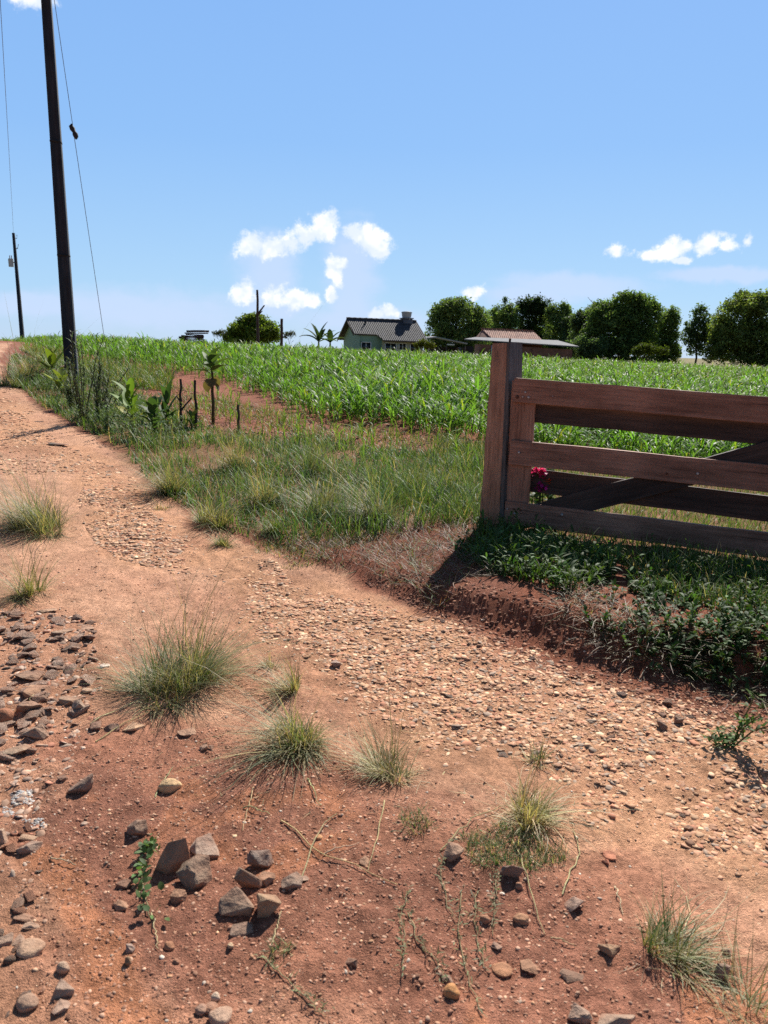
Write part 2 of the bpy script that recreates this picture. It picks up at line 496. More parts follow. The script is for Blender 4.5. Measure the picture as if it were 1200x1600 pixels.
M['rail'] = woodmat('gate_board_wood', (.23, .105, .066), (.38, .19, .125), (.50, .27, .185))
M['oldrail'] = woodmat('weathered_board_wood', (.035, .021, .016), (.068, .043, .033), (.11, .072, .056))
M['stile'] = woodmat('gate_upright_wood', (.28, .13, .08), (.44, .22, .14), (.55, .305, .205), 'Z')
M['post'] = woodmat('gatepost_wood', (.26, .125, .075), (.45, .235, .145), (.58, .33, .215), 'Z', .8)
M['greypost'] = woodmat('grey_weathered_wood', (.06, .052, .048), (.13, .115, .105), (.22, .195, .18), 'Z', .8)
M['stick'] = woodmat('dead_stick_wood', (.03, .02, .014), (.07, .045, .032), (.12, .085, .06), 'Z')
M['lumber'] = woodmat('stacked_board_wood', (.03, .02, .018), (.06, .04, .033), (.10, .07, .06))
def polemat():
    m, nt, p, N, L = newmat('dark_pole_surface')
    n = noise_tex(nt, 1.5, 6, .6, (14, 14, 1))
    n2 = noise_tex(nt, 1.3, 4, .6)
    c = ramp(nt, n, [(.3, (.010, .012, .018)), (.55, (.022, .027, .036)), (.8, (.042, .048, .060))])
    c = mulcol(nt, c, ramp(nt, n2, [(.3, (.6, .6, .6)), (.7, (1.3, 1.3, 1.3))]))
    L(c, p.inputs['Base Color']); p.inputs['Roughness'].default_value = .85
    bump(nt, p, n, .5, .01)
    return m
M['pole'] = polemat()
# ------------------------------------------------------------------ ground sheet
GRAVEL = poly([(1300, 1120), (1180, 1110), (1050, 1070), (900, 1030), (760, 985), (640, 950), (520, 915), (430, 880), (340, 850), (260, 790), (200, 735), (150, 705), (90, 690),
               (30, 625), (-60, 590), (-400, 640), (-300, 700), (-100, 760), (20, 700), (80, 720), (150, 800), (130, 850), (210, 885), (330, 890), (400, 950), (370, 1000), (480, 1060), (560, 1130), (680, 1190), (760, 1200), (880, 1230), (900, 1310), (1040, 1350), (1200, 1400), (1320, 1420)])
ROAD = poly([(1400, 1060), (1180, 1100), (900, 1025), (640, 945), (430, 860), (330, 830), (250, 770), (210, 715), (130, 680), (60, 632), (10, 590), (0, 560), (20, 535), (-60, 535), (-300, 560), (-700, 700), (-700, 1000), (-700, 1750), (3000, 1750), (3000, 1250)])
REDZ = poly([(100, 1140), (200, 1125), (330, 1140), (560, 1190), (690, 1270), (860, 1330), (960, 1400), (1130, 1500), (1250, 1640), (600, 1700), (300, 1700), (150, 1480), (60, 1330), (110, 1220)])
RUBB = poly([(-200, 940), (120, 955), (170, 1060), (140, 1180), (60, 1260), (90, 1360), (40, 1440), (120, 1520), (150, 1640), (-300, 1700), (-400, 1200)])
ORANGE = poly([(60, 1340), (110, 1380), (140, 1460), (170, 1530), (225, 1610), (260, 1680)])
BANKZ = poly([(560, 900), (660, 960), (780, 1010), (930, 1060), (1080, 1110), (1250, 1160), (1400, 1100), (1250, 990), (950, 960), (740, 830), (650, 830)])
FIELDFRONT = [(40, 545), (60, 551), (130, 565), (190, 576), (250, 583), (310, 594), (380, 613), (430, 636), (470, 654), (540, 664), (620, 674), (700, 687), (770, 702), (860, 716), (980, 732), (1200, 765), (1600, 820)]
VERGE = poly([(20, 552), (10, 585), (60, 632), (130, 672), (190, 705), (240, 760), (330, 825), (430, 850), (560, 845), (660, 828), (750, 818), (752, 735), (640, 705), (520, 690), (420, 682), (330, 668), (250, 640), (170, 605), (80, 570)])
LAWN = poly([(700, 700), (770, 690), (1000, 720), (1250, 740), (1500, 770), (1600, 900), (1250, 905), (1000, 875), (760, 830)])
UNDER = poly([(700, 850), (760, 815), (1000, 870), (1250, 900), (1500, 950), (1500, 1170), (1250, 1100), (1120, 1075), (1000, 1040), (930, 1000), (880, 950), (750, 925)])
THATCH = poly([(430, 855), (560, 842), (680, 815), (745, 820), (740, 900), (690, 960), (640, 920), (540, 890)])
FARSOIL = poly([(60, 560), (200, 585), (310, 612), (430, 645), (620, 676), (770, 700), (750, 740), (600, 715), (420, 690), (250, 650), (110, 590)])

CS = {k: srgb(*v) for k, v in dict(sand=(201, 154, 124), grav=(200, 150, 114), red=(168, 116, 92), dred=(142, 96, 78), rubb=(180, 132, 104), orange=(182, 122, 88), field=(142, 88, 68), litter=(120, 100, 66), bank=(128, 78, 58), far=(120, 110, 70)).items()}
def soil_colour(x, y):
    c = np.broadcast_to(CS['sand'], x.shape + (3,)).copy()
    def lay(m, col, k=1.0):
        m = (m * k)[..., None]
        c[:] = c * (1 - m) + np.asarray(col) * m
    r = np.hypot(x, y)
    far = sstep(9, 13, r)
    lay(1 - softpip(ROAD, x, y, .12, 1), CS['field'])
    lay(softpip(GRAVEL, x, y, .14, 2), CS['grav'], .8)
    lay(sstep(-.15, .55, fbm(x * 1.3, y * 1.3, 61, 5)) * softpip(ROAD, x, y, .1, 1), CS['red'], .45)
    lay(softpip(RUBB, x, y, .1, 4), CS['rubb'], .9)
    lay(softpip(REDZ, x, y, .22, 5, 16), CS['red'])
    lay(softpip(REDZ, x, y, .22, 5, 16) * sstep(-.15, .4, fbm(x * 2.2, y * 2.2, 71, 5)), CS['dred'], .75)
    lay(sstep(.09, .03, pdist(ORANGE, x + .06 * vn(x * 5, y * 5, 8), y)) , CS['orange'], .8)
    lay(softpip(REDZ, x, y, .12, 5) * sstep(.22, .34, fbm(x * 3 + 9, y * 3, 73, 3)), CS['orange'], .6)
    lay(softpip(BANKZ, x, y, .1, 6), CS['bank'])
    lay(softpip(BANKZ, x, y, .1, 6) * sstep(.0, .3, fbm(x * 4, y * 4, 75, 4)), CS['dred'], .6)
    lay(softpip(VERGE, x, y, .15, 7), CS['litter'], .55)
    lay(softpip(THATCH, x, y, .1, 9), CS['bank'], .7)
    lay(softpip(LAWN, x, y, .2, 8), CS['litter'], .5)
    lay(far * sstep(0, .3, fbm(x * .6, y * .6, 77, 4)), CS['dred'], .3)
    lay(sstep(55, 75, r), CS['far'])
    # fine grain of the soil
    near = 1 - sstep(8, 16, r)
    g = 1 + near * (.30 * fbm(x * 14, y * 14, 81, 4) + .20 * vn(x * 55, y * 55, 85)) + .25 * fbm(x * 1.1, y * 1.1, 87, 3)
    return np.clip(c * g[..., None], .01, .9)
def build_ground():
    rr = [0.0, .15, .3]
    while rr[-1] < 4000:
        r = rr[-1]
        rr.append(r * (1.0085 if 1.2 < r < 6 else 1.012 if r < 14 else 1.03 if r < 120 else 1.12))
    rr = np.array(rr[1:])
    th = np.concatenate([np.arange(-42, 42, .22), np.arange(42, 318, 2.0)])
    th = np.radians(th)
    n = len(th)
    X = (rr[:, None] * np.sin(th)[None]).ravel(); Y = (rr[:, None] * np.cos(th)[None]).ravel()
    Z = H(X, Y)
    V = np.stack([X, Y, Z], 1)
    V = np.vstack([[0, 0, float(H(0., 0.))], V])
    i = np.arange(len(rr) - 1)[:, None] * n; j = np.arange(n)[None]; j2 = (j + 1) % n
    F = np.stack([1 + i + j, 1 + i + n + j, 1 + i + n + j2, 1 + i + j2], -1).reshape(-1, 4)[:, ::-1]
    F0 = np.stack([np.zeros(n, int), 1 + np.arange(n), 1 + (np.arange(n) + 1) % n], 1)[:, ::-1]
    C = soil_colour(V[:, 0], V[:, 1])
    m, nt, p, N, L = newmat('red_soil')
    a = N('ShaderNodeVertexColor'); a.layer_name = 'Col'
    n1 = noise_tex(nt, 55, 8, .7); n2 = noise_tex(nt, 210, 3, .6, off=(4, 2, 1)); n3 = noise_tex(nt, 12, 5, .6, off=(1, 7, 1))
    c = mulcol(nt, a.outputs[0], ramp(nt, n1, [(.30, (.52, .48, .46)), (.5, (1, 1, 1)), (.70, (1.42, 1.4, 1.38))]))
    c = mulcol(nt, c, ramp(nt, n2, [(.3, (.62, .6, .6)), (.45, (1, 1, 1)), (.66, (1.05, 1.05, 1.05)), (.72, (1.6, 1.6, 1.55))]))
    c = mulcol(nt, c, ramp(nt, n3, [(.3, (.82, .8, .78)), (.7, (1.14, 1.14, 1.14))]))
    L(c, p.inputs['Base Color'])
    p.inputs['Roughness'].default_value = .95; p.inputs['Specular IOR Level'].default_value = .15
    s = N('ShaderNodeMath'); s.operation = 'MULTIPLY_ADD'; L(n1, s.inputs[0]); s.inputs[1].default_value = 1.0; L(n2, s.inputs[2])
    bump(nt, p, s.outputs[0], .8, .014)
    g = link('ground', mesh_np('ground', V, [F, F0], C, m, True))
    tag(g, kind='structure')
build_ground()
# ------------------------------------------------------------------ gate and gatepost
def board(name, mat, size, loc, parent, rot=None, seg=10, wav=.0025, seed=0, axis=0):
    """a slightly uneven sawn board, its long side along local axis"""
    bm = bmesh.new()
    bmesh.ops.create_cube(bm, size=1)
    for v in bm.verts: v.co = Vector((v.co.x * size[0], v.co.y * size[1], v.co.z * size[2]))
    es = [e for e in bm.edges if abs((e.verts[0].co - e.verts[1].co)[axis]) > size[axis] * .9]
    bmesh.ops.subdivide_edges(bm, edges=es, cuts=seg, use_grid_fill=True)
    r = random.Random(seed)
    offs = {}
    for v in bm.verts:
        k = round(v.co[axis], 3)
        if k not in offs: offs[k] = (r.uniform(-wav, wav), r.uniform(-wav, wav), r.uniform(-wav, wav))
        o = offs[k]
        for q in range(3):
            if q != axis: v.co[q] += o[q] + r.uniform(-wav, wav) * .5
    bmesh.ops.bevel(bm, geom=[e for e in bm.edges if e.calc_face_angle(0) > .5], offset=.004, segments=1, affect='EDGES')
    me = bpy.data.meshes.new(name); bm.to_mesh(me); bm.free()
    o = link(name, me, parent, mat)
    o.location = loc
    if rot is not None: o.rotation_euler = rot
    return o
GP = at(803, 592, 6.15)
GR = at(1200, 620, 5.52)
gx = (GR - GP).normalized()
gy = Vector((0, 0, 1)).cross(gx).normalized()
gz = gx.cross(gy).normalized()
GM = Matrix((gx, gy, gz)).transposed().to_4x4(); GM.translation = GP
def gpl(px, py, off=0.0):
    """local coordinates in the gate's plane of the point seen in a pixel"""
    d = ray(px, py); o = GP + gy * off
    t = (o - EYE).dot(gy) / d.dot(gy)
    p = EYE + d * t - o
    return Vector((p.dot(gx), p.dot(gz)))
gate = empty('gate'); gate.matrix_world = GM
tag(gate, 'dark wooden farm gate of sawn boards with a diagonal brace, beside the thick post', 'gate')
GLEN = 3.9
def bolt(parent, x, z, y=-.0, C=(.45, .43, .42), r=.009):
    b = MB(); n = 10; a = np.arange(n) * 2 * math.pi / n
    V, F = [], []
    for k, (q, h) in enumerate(((1.0, 0.0), (.95, .003), (.6, .007))):
        V += [(x + r * q * math.cos(t), y - h, z + r * q * math.sin(t)) for t in a]
    F = [[k * n + j, k * n + (j + 1) % n, (k + 1) * n + (j + 1) % n, (k + 1) * n + j] for k in range(2) for j in range(n)]
    b.add(V, np.array(F), C); b.add(V[2 * n:], np.array([list(range(n))]), C)
    return b.build('bolt', M['steel'], parent)
def rail(px0, t0, b0, px1, t1, b1, y, th, mat, seed, name='rail', x_end=GLEN):
    A, B = gpl(px0, t0, y), gpl(px0, b0, y); C, D = gpl(px1, t1, y), gpl(px1, b1, y)
    mL = (A + B) / 2; mR = (C + D) / 2
    ang = math.atan2(mR.y - mL.y, mR.x - mL.x)
    h = ((A - B).length + (C - D).length) / 2
    L_ = (x_end - mL.x)
    o = board(name, mat, (L_, th, h), (mL.x + L_ / 2 * math.cos(ang), y + th / 2, mL.y + L_ / 2 * math.sin(ang)), gate, (0, -ang, 0), 14, .003, seed)
    return o, mL, ang
r1, m1, a1 = rail(802, 591, 628, 1200, 620, 662, 0.0, .036, M['rail'], 1)
r2, m2, a2 = rail(796, 687.5, 725, 1200, 727, 770, 0.0, .036, M['rail'], 2)
r3, m3, a3 = rail(788, 782.5, 818, 1200, 833, 872, 0.0, .036, M['rail'], 3)
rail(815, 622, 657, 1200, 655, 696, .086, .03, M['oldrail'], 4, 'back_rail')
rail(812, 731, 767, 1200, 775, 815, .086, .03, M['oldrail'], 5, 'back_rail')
def bolts_on(r, pts):
    inv = r.matrix_basis.inverted()
    for px, py, c, rad in pts:
        p = gpl(px, py)
        l = inv @ Vector((p.x, 0, p.y))
        bolt(r, l.x, l.z, -.0205, c, rad)
sh, rs = (.5, .48, .46), (.13, .06, .04)
bolts_on(r1, [(808, 620, rs, .014), (821, 613, sh, .010), (817, 620, sh, .008), (826, 621, sh, .011), (864, 619, sh, .005)])
bolts_on(r2, [(811, 707, sh, .012), (1090, 740, sh, .012), (1042, 740, rs, .008)])
bolts_on(r3, [(793, 795, sh, .008), (803, 795, rs, .008), (804, 802, sh, .010), (813, 797, rs, .008), (838, 805, rs, .009), (878, 804, sh, .012)])
# upright behind the left ends of the rails
u0, u1 = gpl(801, 597, .037), gpl(788, 815, .037)
w0 = gpl(838, 640, .037).x - gpl(800, 640, .037).x
ang = math.atan2(u0.x - u1.x, u0.y - u1.y)
st = board('stile', M['stile'], (w0, .045, 1.17), (((u0 + u1) / 2).x + w0 / 2 - .004, .037 + .0235, (u0.y + u1.y) / 2), gate, (0, ang, 0), 8, .002, 6, 2)
board('stile', M['stile'], (.16, .045, 1.17), (GLEN - .1, .037 + .0235, -.62), gate, None, 8, .002, 7, 2)
# diagonal brace between front and back boards
c0 = (gpl(879, 787, .05) + gpl(927, 798, .05)) / 2; c1 = (gpl(1100, 715, .05) + gpl(1087, 758, .05)) / 2
e0 = gpl(985, 747, .05); e1 = gpl(1100, 716, .05); f0 = gpl(927, 798, .05)
dv = (e1 - e0).normalized()
hw = abs((f0 - e0).x * -dv.y + (f0 - e0).y * dv.x)
ctr0 = e0 + Vector((dv.y, -dv.x)) * hw / 2
ta, tb = -.95, 2.2
mid = ctr0 + dv * (ta + tb) / 2
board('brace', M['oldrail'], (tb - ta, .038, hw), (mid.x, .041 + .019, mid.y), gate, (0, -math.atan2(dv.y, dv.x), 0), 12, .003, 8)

def build_post():
    top = at(800, 536, 6.27)
    b0 = G(768, 832)
    pr = empty('gatepost', (top.x - .008, top.y + .04, float(H(top.x, top.y)) - .15))
    tag(pr, 'thick square wooden post with a split top, standing at the left end of the gate', 'post')
    hgt = top.z - pr.location.z
    rot = R(45 + 2)
    def post_mesh(name, x0, x1, mat, seed, s0, s1, cut):
        bm = bmesh.new()
        n = 16
        r = random.Random(seed)
        rings = []
        for i in range(n + 1):
            t = i / n; s = s0 + (s1 - s0) * t
            q = []
            for (ux, uy) in ((x0, -.5), (x1, -.5), (x1, .5), (x0, .5)):
                q.append(bm.verts.new((ux * s + r.uniform(-.003, .003), uy * s + r.uniform(-.003, .003), hgt * t + (r.uniform(-.008, .008) if i == n else 0))))
            rings.append(q)
        for i in range(n):
            for j in range(4):
                bm.faces.new((rings[i][j], rings[i][(j + 1) % 4], rings[i + 1][(j + 1) % 4], rings[i + 1][j]))
        bm.faces.new(rings[n]); bm.faces.new(rings[0][::-1])
        bmesh.ops.bevel(bm, geom=[e for e in bm.edges if e.calc_face_angle(0) > .5], offset=.007, segments=2, affect='EDGES')
        me = bpy.data.meshes.new(name); bm.to_mesh(me); bm.free()
        o = link(name, me, pr, mat)
        o.rotation_euler = (R(-.5), R(-1.2), rot - R(90))
        return o
    post_mesh('shaft', -.5, .32, M['post'], 3, .245, .175, 0)
    g = post_mesh('side_board', .335, .5, M['greypost'], 4, .245, .172, 0)
    tag(g, 'silver grey weathered face of the post')
    t = MB(); t.tube([(0, 0, hgt - .01), (.003, 0, hgt + .035)], .009, 8, (.05, .03, .025))
    o = t.build('top_peg', M['bark'], pr); o.location = (-.01, -.03, 0)
build_post()

# ------------------------------------------------------------------ poles and wires
def tapered_pole(root, name, h, w0, w1, mat, groove=True):
    b = MB()
    n = 12
    V = []
    for i in range(n + 1):
        t = i / n; s = (w0 + (w1 - w0) * t) / 2; z = h * t; d = s * .18 if groove else 0
        g = .62
        ring = [(-s, -s), (-s * g, -s), (-s * g, -s + d), (s * g, -s + d), (s * g, -s), (s, -s), (s, s), (s * g, s), (s * g, s - d), (-s * g, s - d), (-s * g, s), (-s, s)]
        V += [(x, y, z) for x, y in ring]
    m = 12
    F = [[i * m + j, i * m + (j + 1) % m, (i + 1) * m + (j + 1) % m, (i + 1) * m + j] for i in range(n) for j in range(m)]
    b.add(V, np.array(F))
    b.add(V[-m:], np.array([list(range(m))]))
    return b.build(name, mat, root)
PB = at(113, 590, 18.0)
pole = empty('utility_pole', (PB.x, PB.y, float(H(PB.x, PB.y)) - .3), R(12))
pole.rotation_euler = (R(.6), R(-.55), R(12))
tag(pole, 'tall dark utility pole rising from the weeds beside the track, the nearer of the two', 'utility pole')
PH = 10.6
tapered_pole(pole, 'shaft', PH, .265, .155, M['pole'])
b = MB()
for z in (3.05, 5.4):
    b = MB(); b.box((0, 0, z), (.245 - .01 * (z - 3), .245 - .01 * (z - 3), .035), None, (.03, .03, .03)); b.build('band', M['bark'], pole)
b = MB(); b.box((0, 0, PH - .5), (2.0, .09, .11), None, (.07, .06, .05))
xa = b.build('crossarm', M['bark'], pole)
for x in (-.85, 0, .85):
    b = MB(); b.tube([(x, 0, PH - .45), (x, 0, PH - .36), (x, 0, PH - .30), (x, 0, PH - .24)], [.02, .05, .035, .045], 10, (.25, .22, .2))
    b.build('insulator', M['plain'], xa)

FB = at(35, 522, 72)
fpole = empty('utility_pole', (FB.x, FB.y, float(H(FB.x, FB.y)) - .2))
ft = at(24, 364, 72)
fh = ft.z - fpole.location.z
fpole.rotation_euler = (0, R(-1.0), 0)
tag(fpole, 'thin distant utility pole carrying a small transformer on the crest of the hill', 'utility pole')
tapered_pole(fpole, 'shaft', fh, .32, .18, M['pole'], False)
zt = (at(20, 410, 72).z - fpole.location.z)
b = MB(); b.tube([(-.42, -.05, zt - .38), (-.42, -.05, zt + .32)], .22, 12, (.42, .45, .46)); b.box((-.2, -.05, zt), (.4, .08, .08), None, (.3, .3, .3))
tr = b.build('transformer', M['plain'], fpole)
b = MB()
for dx in (-.5, -.34): b.tube([(dx, -.05, zt + .32), (dx, -.05, zt + .60)], .035, 8, (.2, .12, .09))
b.build('bushing', M['plain'], tr)
zb = at(27, 380, 72).z - fpole.location.z
b = MB(); b.tube([(0, 0, zb - .5), (.25, 0, zb - .45), (.36, 0, zb - .1)], .035, 6, (.08, .08, .08)); b.build('wire_bracket', M['bark'], fpole); b = MB(); b.tube([(0, 0, zb + .45), (.26, 0, zb + .4), (.3, 0, zb + .7)], .03, 6, (.08, .08, .08))
b.build('wire_bracket', M['bark'], fpole)

bpy.context.view_layer.update()
ptop = pole.matrix_world @ Vector((0, 0, PH - .6))
w0 = pole.matrix_world @ Vector((-.85, 0, PH - .25)); w1 = fpole.matrix_world @ Vector((0, 0, fh - .02))
def catenary(a, b_, sag, n=40):
    t = np.linspace(0, 1, n)[:, None]
    P = np.array(a)[None] * (1 - t) + np.array(b_)[None] * t
    P[:, 2] -= (4 * sag * t * (1 - t))[:, 0]
    return P
wl = MB(); wl.tube(catenary(w0, w1, .75), .009, 5, (.12, .12, .13))
tag(wl.build('power_line', M['steel']), 'single thin overhead line running from the near pole to the distant pole', 'power line')
# stay wire with its insulator, from the near pole's head to the ground in the crop
ga = at(163, 521, 21.5); gb = at(115, 206, 19.0)
gd = (np.array(ga) - np.array(gb)); 
gfoot = np.array(gb) + gd * ((gb.z - float(H(ga.x, ga.y))) / (gb.z - ga.z))
stay = empty('stay_wire', Vector(gfoot)); stl = np.array(stay.location)
tag(stay, 'thin slanting stay wire with a dark knob insulator, right of the near pole', 'stay wire')
b = MB(); b.tube(np.array([gfoot - [0, 0, .2], np.array(gb) + [0.01, 0, -.12]]) - stl, .007, 5, (.14, .14, .15))
b.tube(np.array([np.array(gb) + [-.01, 0, .1], np.array(ptop)]) - stl, .007, 5, (.14, .14, .15))
b.build('wire', M['steel'], stay)
b = MB(); q = np.array(gb) - stl
b.tube(q + np.array([[-.03, 0, .17], [-.05, 0, .12], [-.02, 0, .06], [.01, 0, 0], [.035, 0, -.05], [.05, 0, -.11], [.05, 0, -.16]]), [.015, .05, .06, .04, .062, .052, .015], 10, (.035, .03, .03))
b.build('insulator', M['plain'], stay, True)

# ------------------------------------------------------------------ thin poles and the board stack on the crest
def stick_thing(name, label, cat, px, pyt, pyb, Y, r0, r1, branches=(), group=None, mat='stick', sink=.15, bend=.02):
    bt = at(px, pyb, Y); z0 = float(H(bt.x, bt.y)); tp = at(px, pyt, Y)
    root = empty(name, (bt.x, bt.y, z0))
    tag(root, label, cat, group)
    h = tp.z - z0
    n = 7
    rr = random.Random(int(px * 7 + pyt))
    pts = [(rr.uniform(-bend, bend), rr.uniform(-bend, bend), -sink + (h + sink) * i / n) for i in range(n)] + [(rr.uniform(-bend, bend), 0, h)]
    b = MB(); b.tube(pts, np.linspace(r0, r1, n + 1), 8)
    b.build('trunk' if branches else 'shaft', M[mat], root)
    for (za, dx, dz, r) in branches:
        b = MB(); b.tube([(0, 0, h * za), (dx * .35, .02, h * za + dz * .4), (dx, .05, h * za + dz)], [r, r * .85, r * .6], 6)
        b.build('branch', M[mat], root)
    return root
stick_thing('dead_tree', 'bare dead trunk with one forked limb in front of the round tree', 'dead tree', 403, 453, 527, 62, .125, .085, ((.62, .52, .75, .09), (.60, .36, .42, .06), (.9, -.12, .16, .05)), bend=.04)
stick_thing('wooden_pole', 'short bare pole right of the round tree, without branches', 'pole', 440, 498, 529, 66, .13, .11)

def build_stack():
    c = at(302, 526, 50); z0 = float(H(c.x, c.y)) - .25
    root = empty('board_stack', (c.x, c.y, z0), R(8))
    tag(root, 'loose stack of dark sawn boards on the crest of the field', 'board stack')
    top = at(302, 515, 50).z - z0
    r = random.Random(5)
    for x in (-.5, .45):
        b = MB(); b.box((x, 0, .25), (.14, 1.0, .7)); b.build('bearer', M['lumber'], root)
    z = .62
    k = 0
    while z < top - .02:
        th = .07 if k % 3 else .12
        n = 2
        for j in range(n):
            sh = (.3 if k < 3 else .35 + .1 * k % 3 * .1)
            L_ = r.uniform(.9, 1.5) if k > 3 else r.uniform(1.3, 1.7)
            b = board('board', M['lumber'], (L_, .3, th), (r.uniform(-.12, .12) + (.28 if k > 4 else 0), -.28 + j * .42, z + th / 2), root, (0, R(r.uniform(-4, 4)), R(r.uniform(-10, 10))), 5, .004, k * 5 + j)
        z += th + .035; k += 1
build_stack()

# ------------------------------------------------------------------ house
def tile_roof_mat(name, dark, light, row=.33, wave=.22, axis='X'):
    m, nt, p, N, L = newmat(name)
    tc = N('ShaderNodeTexCoord'); sp = N('ShaderNodeSeparateXYZ'); L(tc.outputs['Object'], sp.inputs[0])
    def saw(sock, per):
        d = N('ShaderNodeMath'); d.operation = 'DIVIDE'; L(sock, d.inputs[0]); d.inputs[1].default_value = per
        f = N('ShaderNodeMath'); f.operation = 'FRACT'; L(d.outputs[0], f.inputs[0]); return f.outputs[0], d.outputs[0]
    fx, dx = saw(sp.outputs[0], wave); fy, dy = saw(sp.outputs[1], row)
    sn = N('ShaderNodeMath'); sn.operation = 'PINGPONG'; L(fx, sn.inputs[0]); sn.inputs[1].default_value = .5
    fl = N('ShaderNodeCombineXYZ')
    for i, s in enumerate((dx, dy)):
        q = N('ShaderNodeMath'); q.operation = 'FLOOR'; L(s, q.inputs[0]); L(q.outputs[0], fl.inputs[i])
    wn = N('ShaderNodeTexWhiteNoise'); wn.noise_dimensions = '2D'; L(fl.outputs[0], wn.inputs['Vector'])
    nn = noise_tex(nt, 1.2, 6, .65)
    c = ramp(nt, wn.outputs['Value'], [(0, dark), (1, light)])
    c = mulcol(nt, c, ramp(nt, nn, [(.3, (.62, .6, .6)), (.7, (1.35, 1.35, 1.35))]))
    L(c, p.inputs['Base Color']); p.inputs['Roughness'].default_value = .75
    a = N('ShaderNodeMath'); a.operation = 'MULTIPLY_ADD'; L(sn.outputs[0], a.inputs[0]); a.inputs[1].default_value = 1.6; L(fy, a.inputs[2])
    bump(nt, p, a.outputs[0], .8, .06)
    return m
M['slate'] = tile_roof_mat('dark_grey_roof_tiles', (.022, .022, .028), (.060, .060, .072))
M['clay'] = tile_roof_mat('red_clay_roof_tiles', (.30, .10, .06), (.52, .24, .15), .40, .25)
M['metalroof'] = vcolmat('corrugated_sheet_roof', .85, .15, .35, 3, .1, .004)
def brickmat():
    m, nt, p, N, L = newmat('red_brick_wall')
    tc = N('ShaderNodeTexCoord'); mp = N('ShaderNodeMapping'); mp.inputs['Rotation'].default_value = (R(90), 0, 0); L(tc.outputs['Object'], mp.inputs[0])
    br = N('ShaderNodeTexBrick'); br.inputs['Scale'].default_value = 1.0
    br.inputs['Brick Width'].default_value = .3; br.inputs['Row Height'].default_value = .16; br.inputs['Mortar Size'].default_value = .012
    br.inputs['Color1'].default_value = (.20, .075, .045, 1); br.inputs['Color2'].default_value = (.28, .11, .065, 1); br.inputs['Mortar'].default_value = (.22, .17, .14, 1)
    L(mp.outputs[0], br.inputs['Vector'])
    n = noise_tex(nt, 1.1, 6, .65)
    L(mulcol(nt, br.outputs[0], ramp(nt, n, [(.3, (.5, .5, .5)), (.7, (1.2, 1.2, 1.2))])), p.inputs['Base Color'])
    p.inputs['Roughness'].default_value = .9
    return m
M['brick'] = brickmat()
M['glass'] = newmat('dark_window_glass')[0]
_p = M['glass'].node_tree.nodes['Principled BSDF']; _p.inputs['Base Color'].default_value = (.02, .025, .03, 1); _p.inputs['Roughness'].default_value = .12

def slab(P, th, C=(1, 1, 1)):
    """a flat plate from a planar polygon P (counter-clockwise from above), th thick downwards along its normal"""
    P = np.asarray(P, float); n = len(P)
    nr = np.cross(P[1] - P[0], P[2] - P[0]); nr /= np.linalg.norm(nr)
    V = np.vstack([P, P - nr * th])
    b = MB(); b.add(V, [np.array([list(range(n))]), np.array([list(range(2 * n - 1, n - 1, -1))])], C) if n != 4 else b.add(V, np.array([[0, 1, 2, 3], [7, 6, 5, 4]]), C)
    b.add(V, np.array([[j, n + j, n + (j + 1) % n, (j + 1) % n] for j in range(n)]), C)
    return b
def roof_plane(name, P, th, mat, parent, u, v):
    """plate whose object axes lie along the eave (u) and up the slope (v), so the tiles run true"""
    P = np.asarray(P, float); u = np.asarray(u, float); u /= np.linalg.norm(u)
    v = np.asarray(v, float); v -= u * (v @ u); v /= np.linalg.norm(v)
    w = np.cross(u, v); R3 = np.stack([u, v, w], 1)
    o = slab((P - P[0]) @ R3, th).build(name, mat, parent)
    o.matrix_local = Matrix.Translation(Vector(P[0])) @ Matrix(R3.tolist()).to_4x4()
    return o
def window(root, c, w, h, axis, depth=.05, name='window'):
    """framed window whose outer face looks along -axis normal; axis 'x': lies in the local xz plane facing -y; 'y': in yz plane facing -x"""
    fr = MB(); t = .09
    def bx(a, b_, sa, sb, d, off):
        return ((c[0] + a, c[1] - off, c[2] + b_), (sa, d, sb)) if axis == 'x' else ((c[0] - off, c[1] + a, c[2] + b_), (d, sa, sb))
    for a, b_, sa, sb in ((0, h / 2 - t / 2, w, t), (0, -h / 2 + t / 2, w, t), (-w / 2 + t / 2, 0, t, h - 2 * t), (w / 2 - t / 2, 0, t, h - 2 * t), (0, 0, .05, h - 2 * t)):
        fr.box(*bx(a, b_, sa, sb, depth, depth / 2 + .004), C=(.75, .75, .72))
    f = fr.build(name, M['plain'], root)
    g = MB(); g.box(*bx(0, 0, w - 2 * t, h - 2 * t, .012, .010)); g.build('pane', M['glass'], f)
    return f
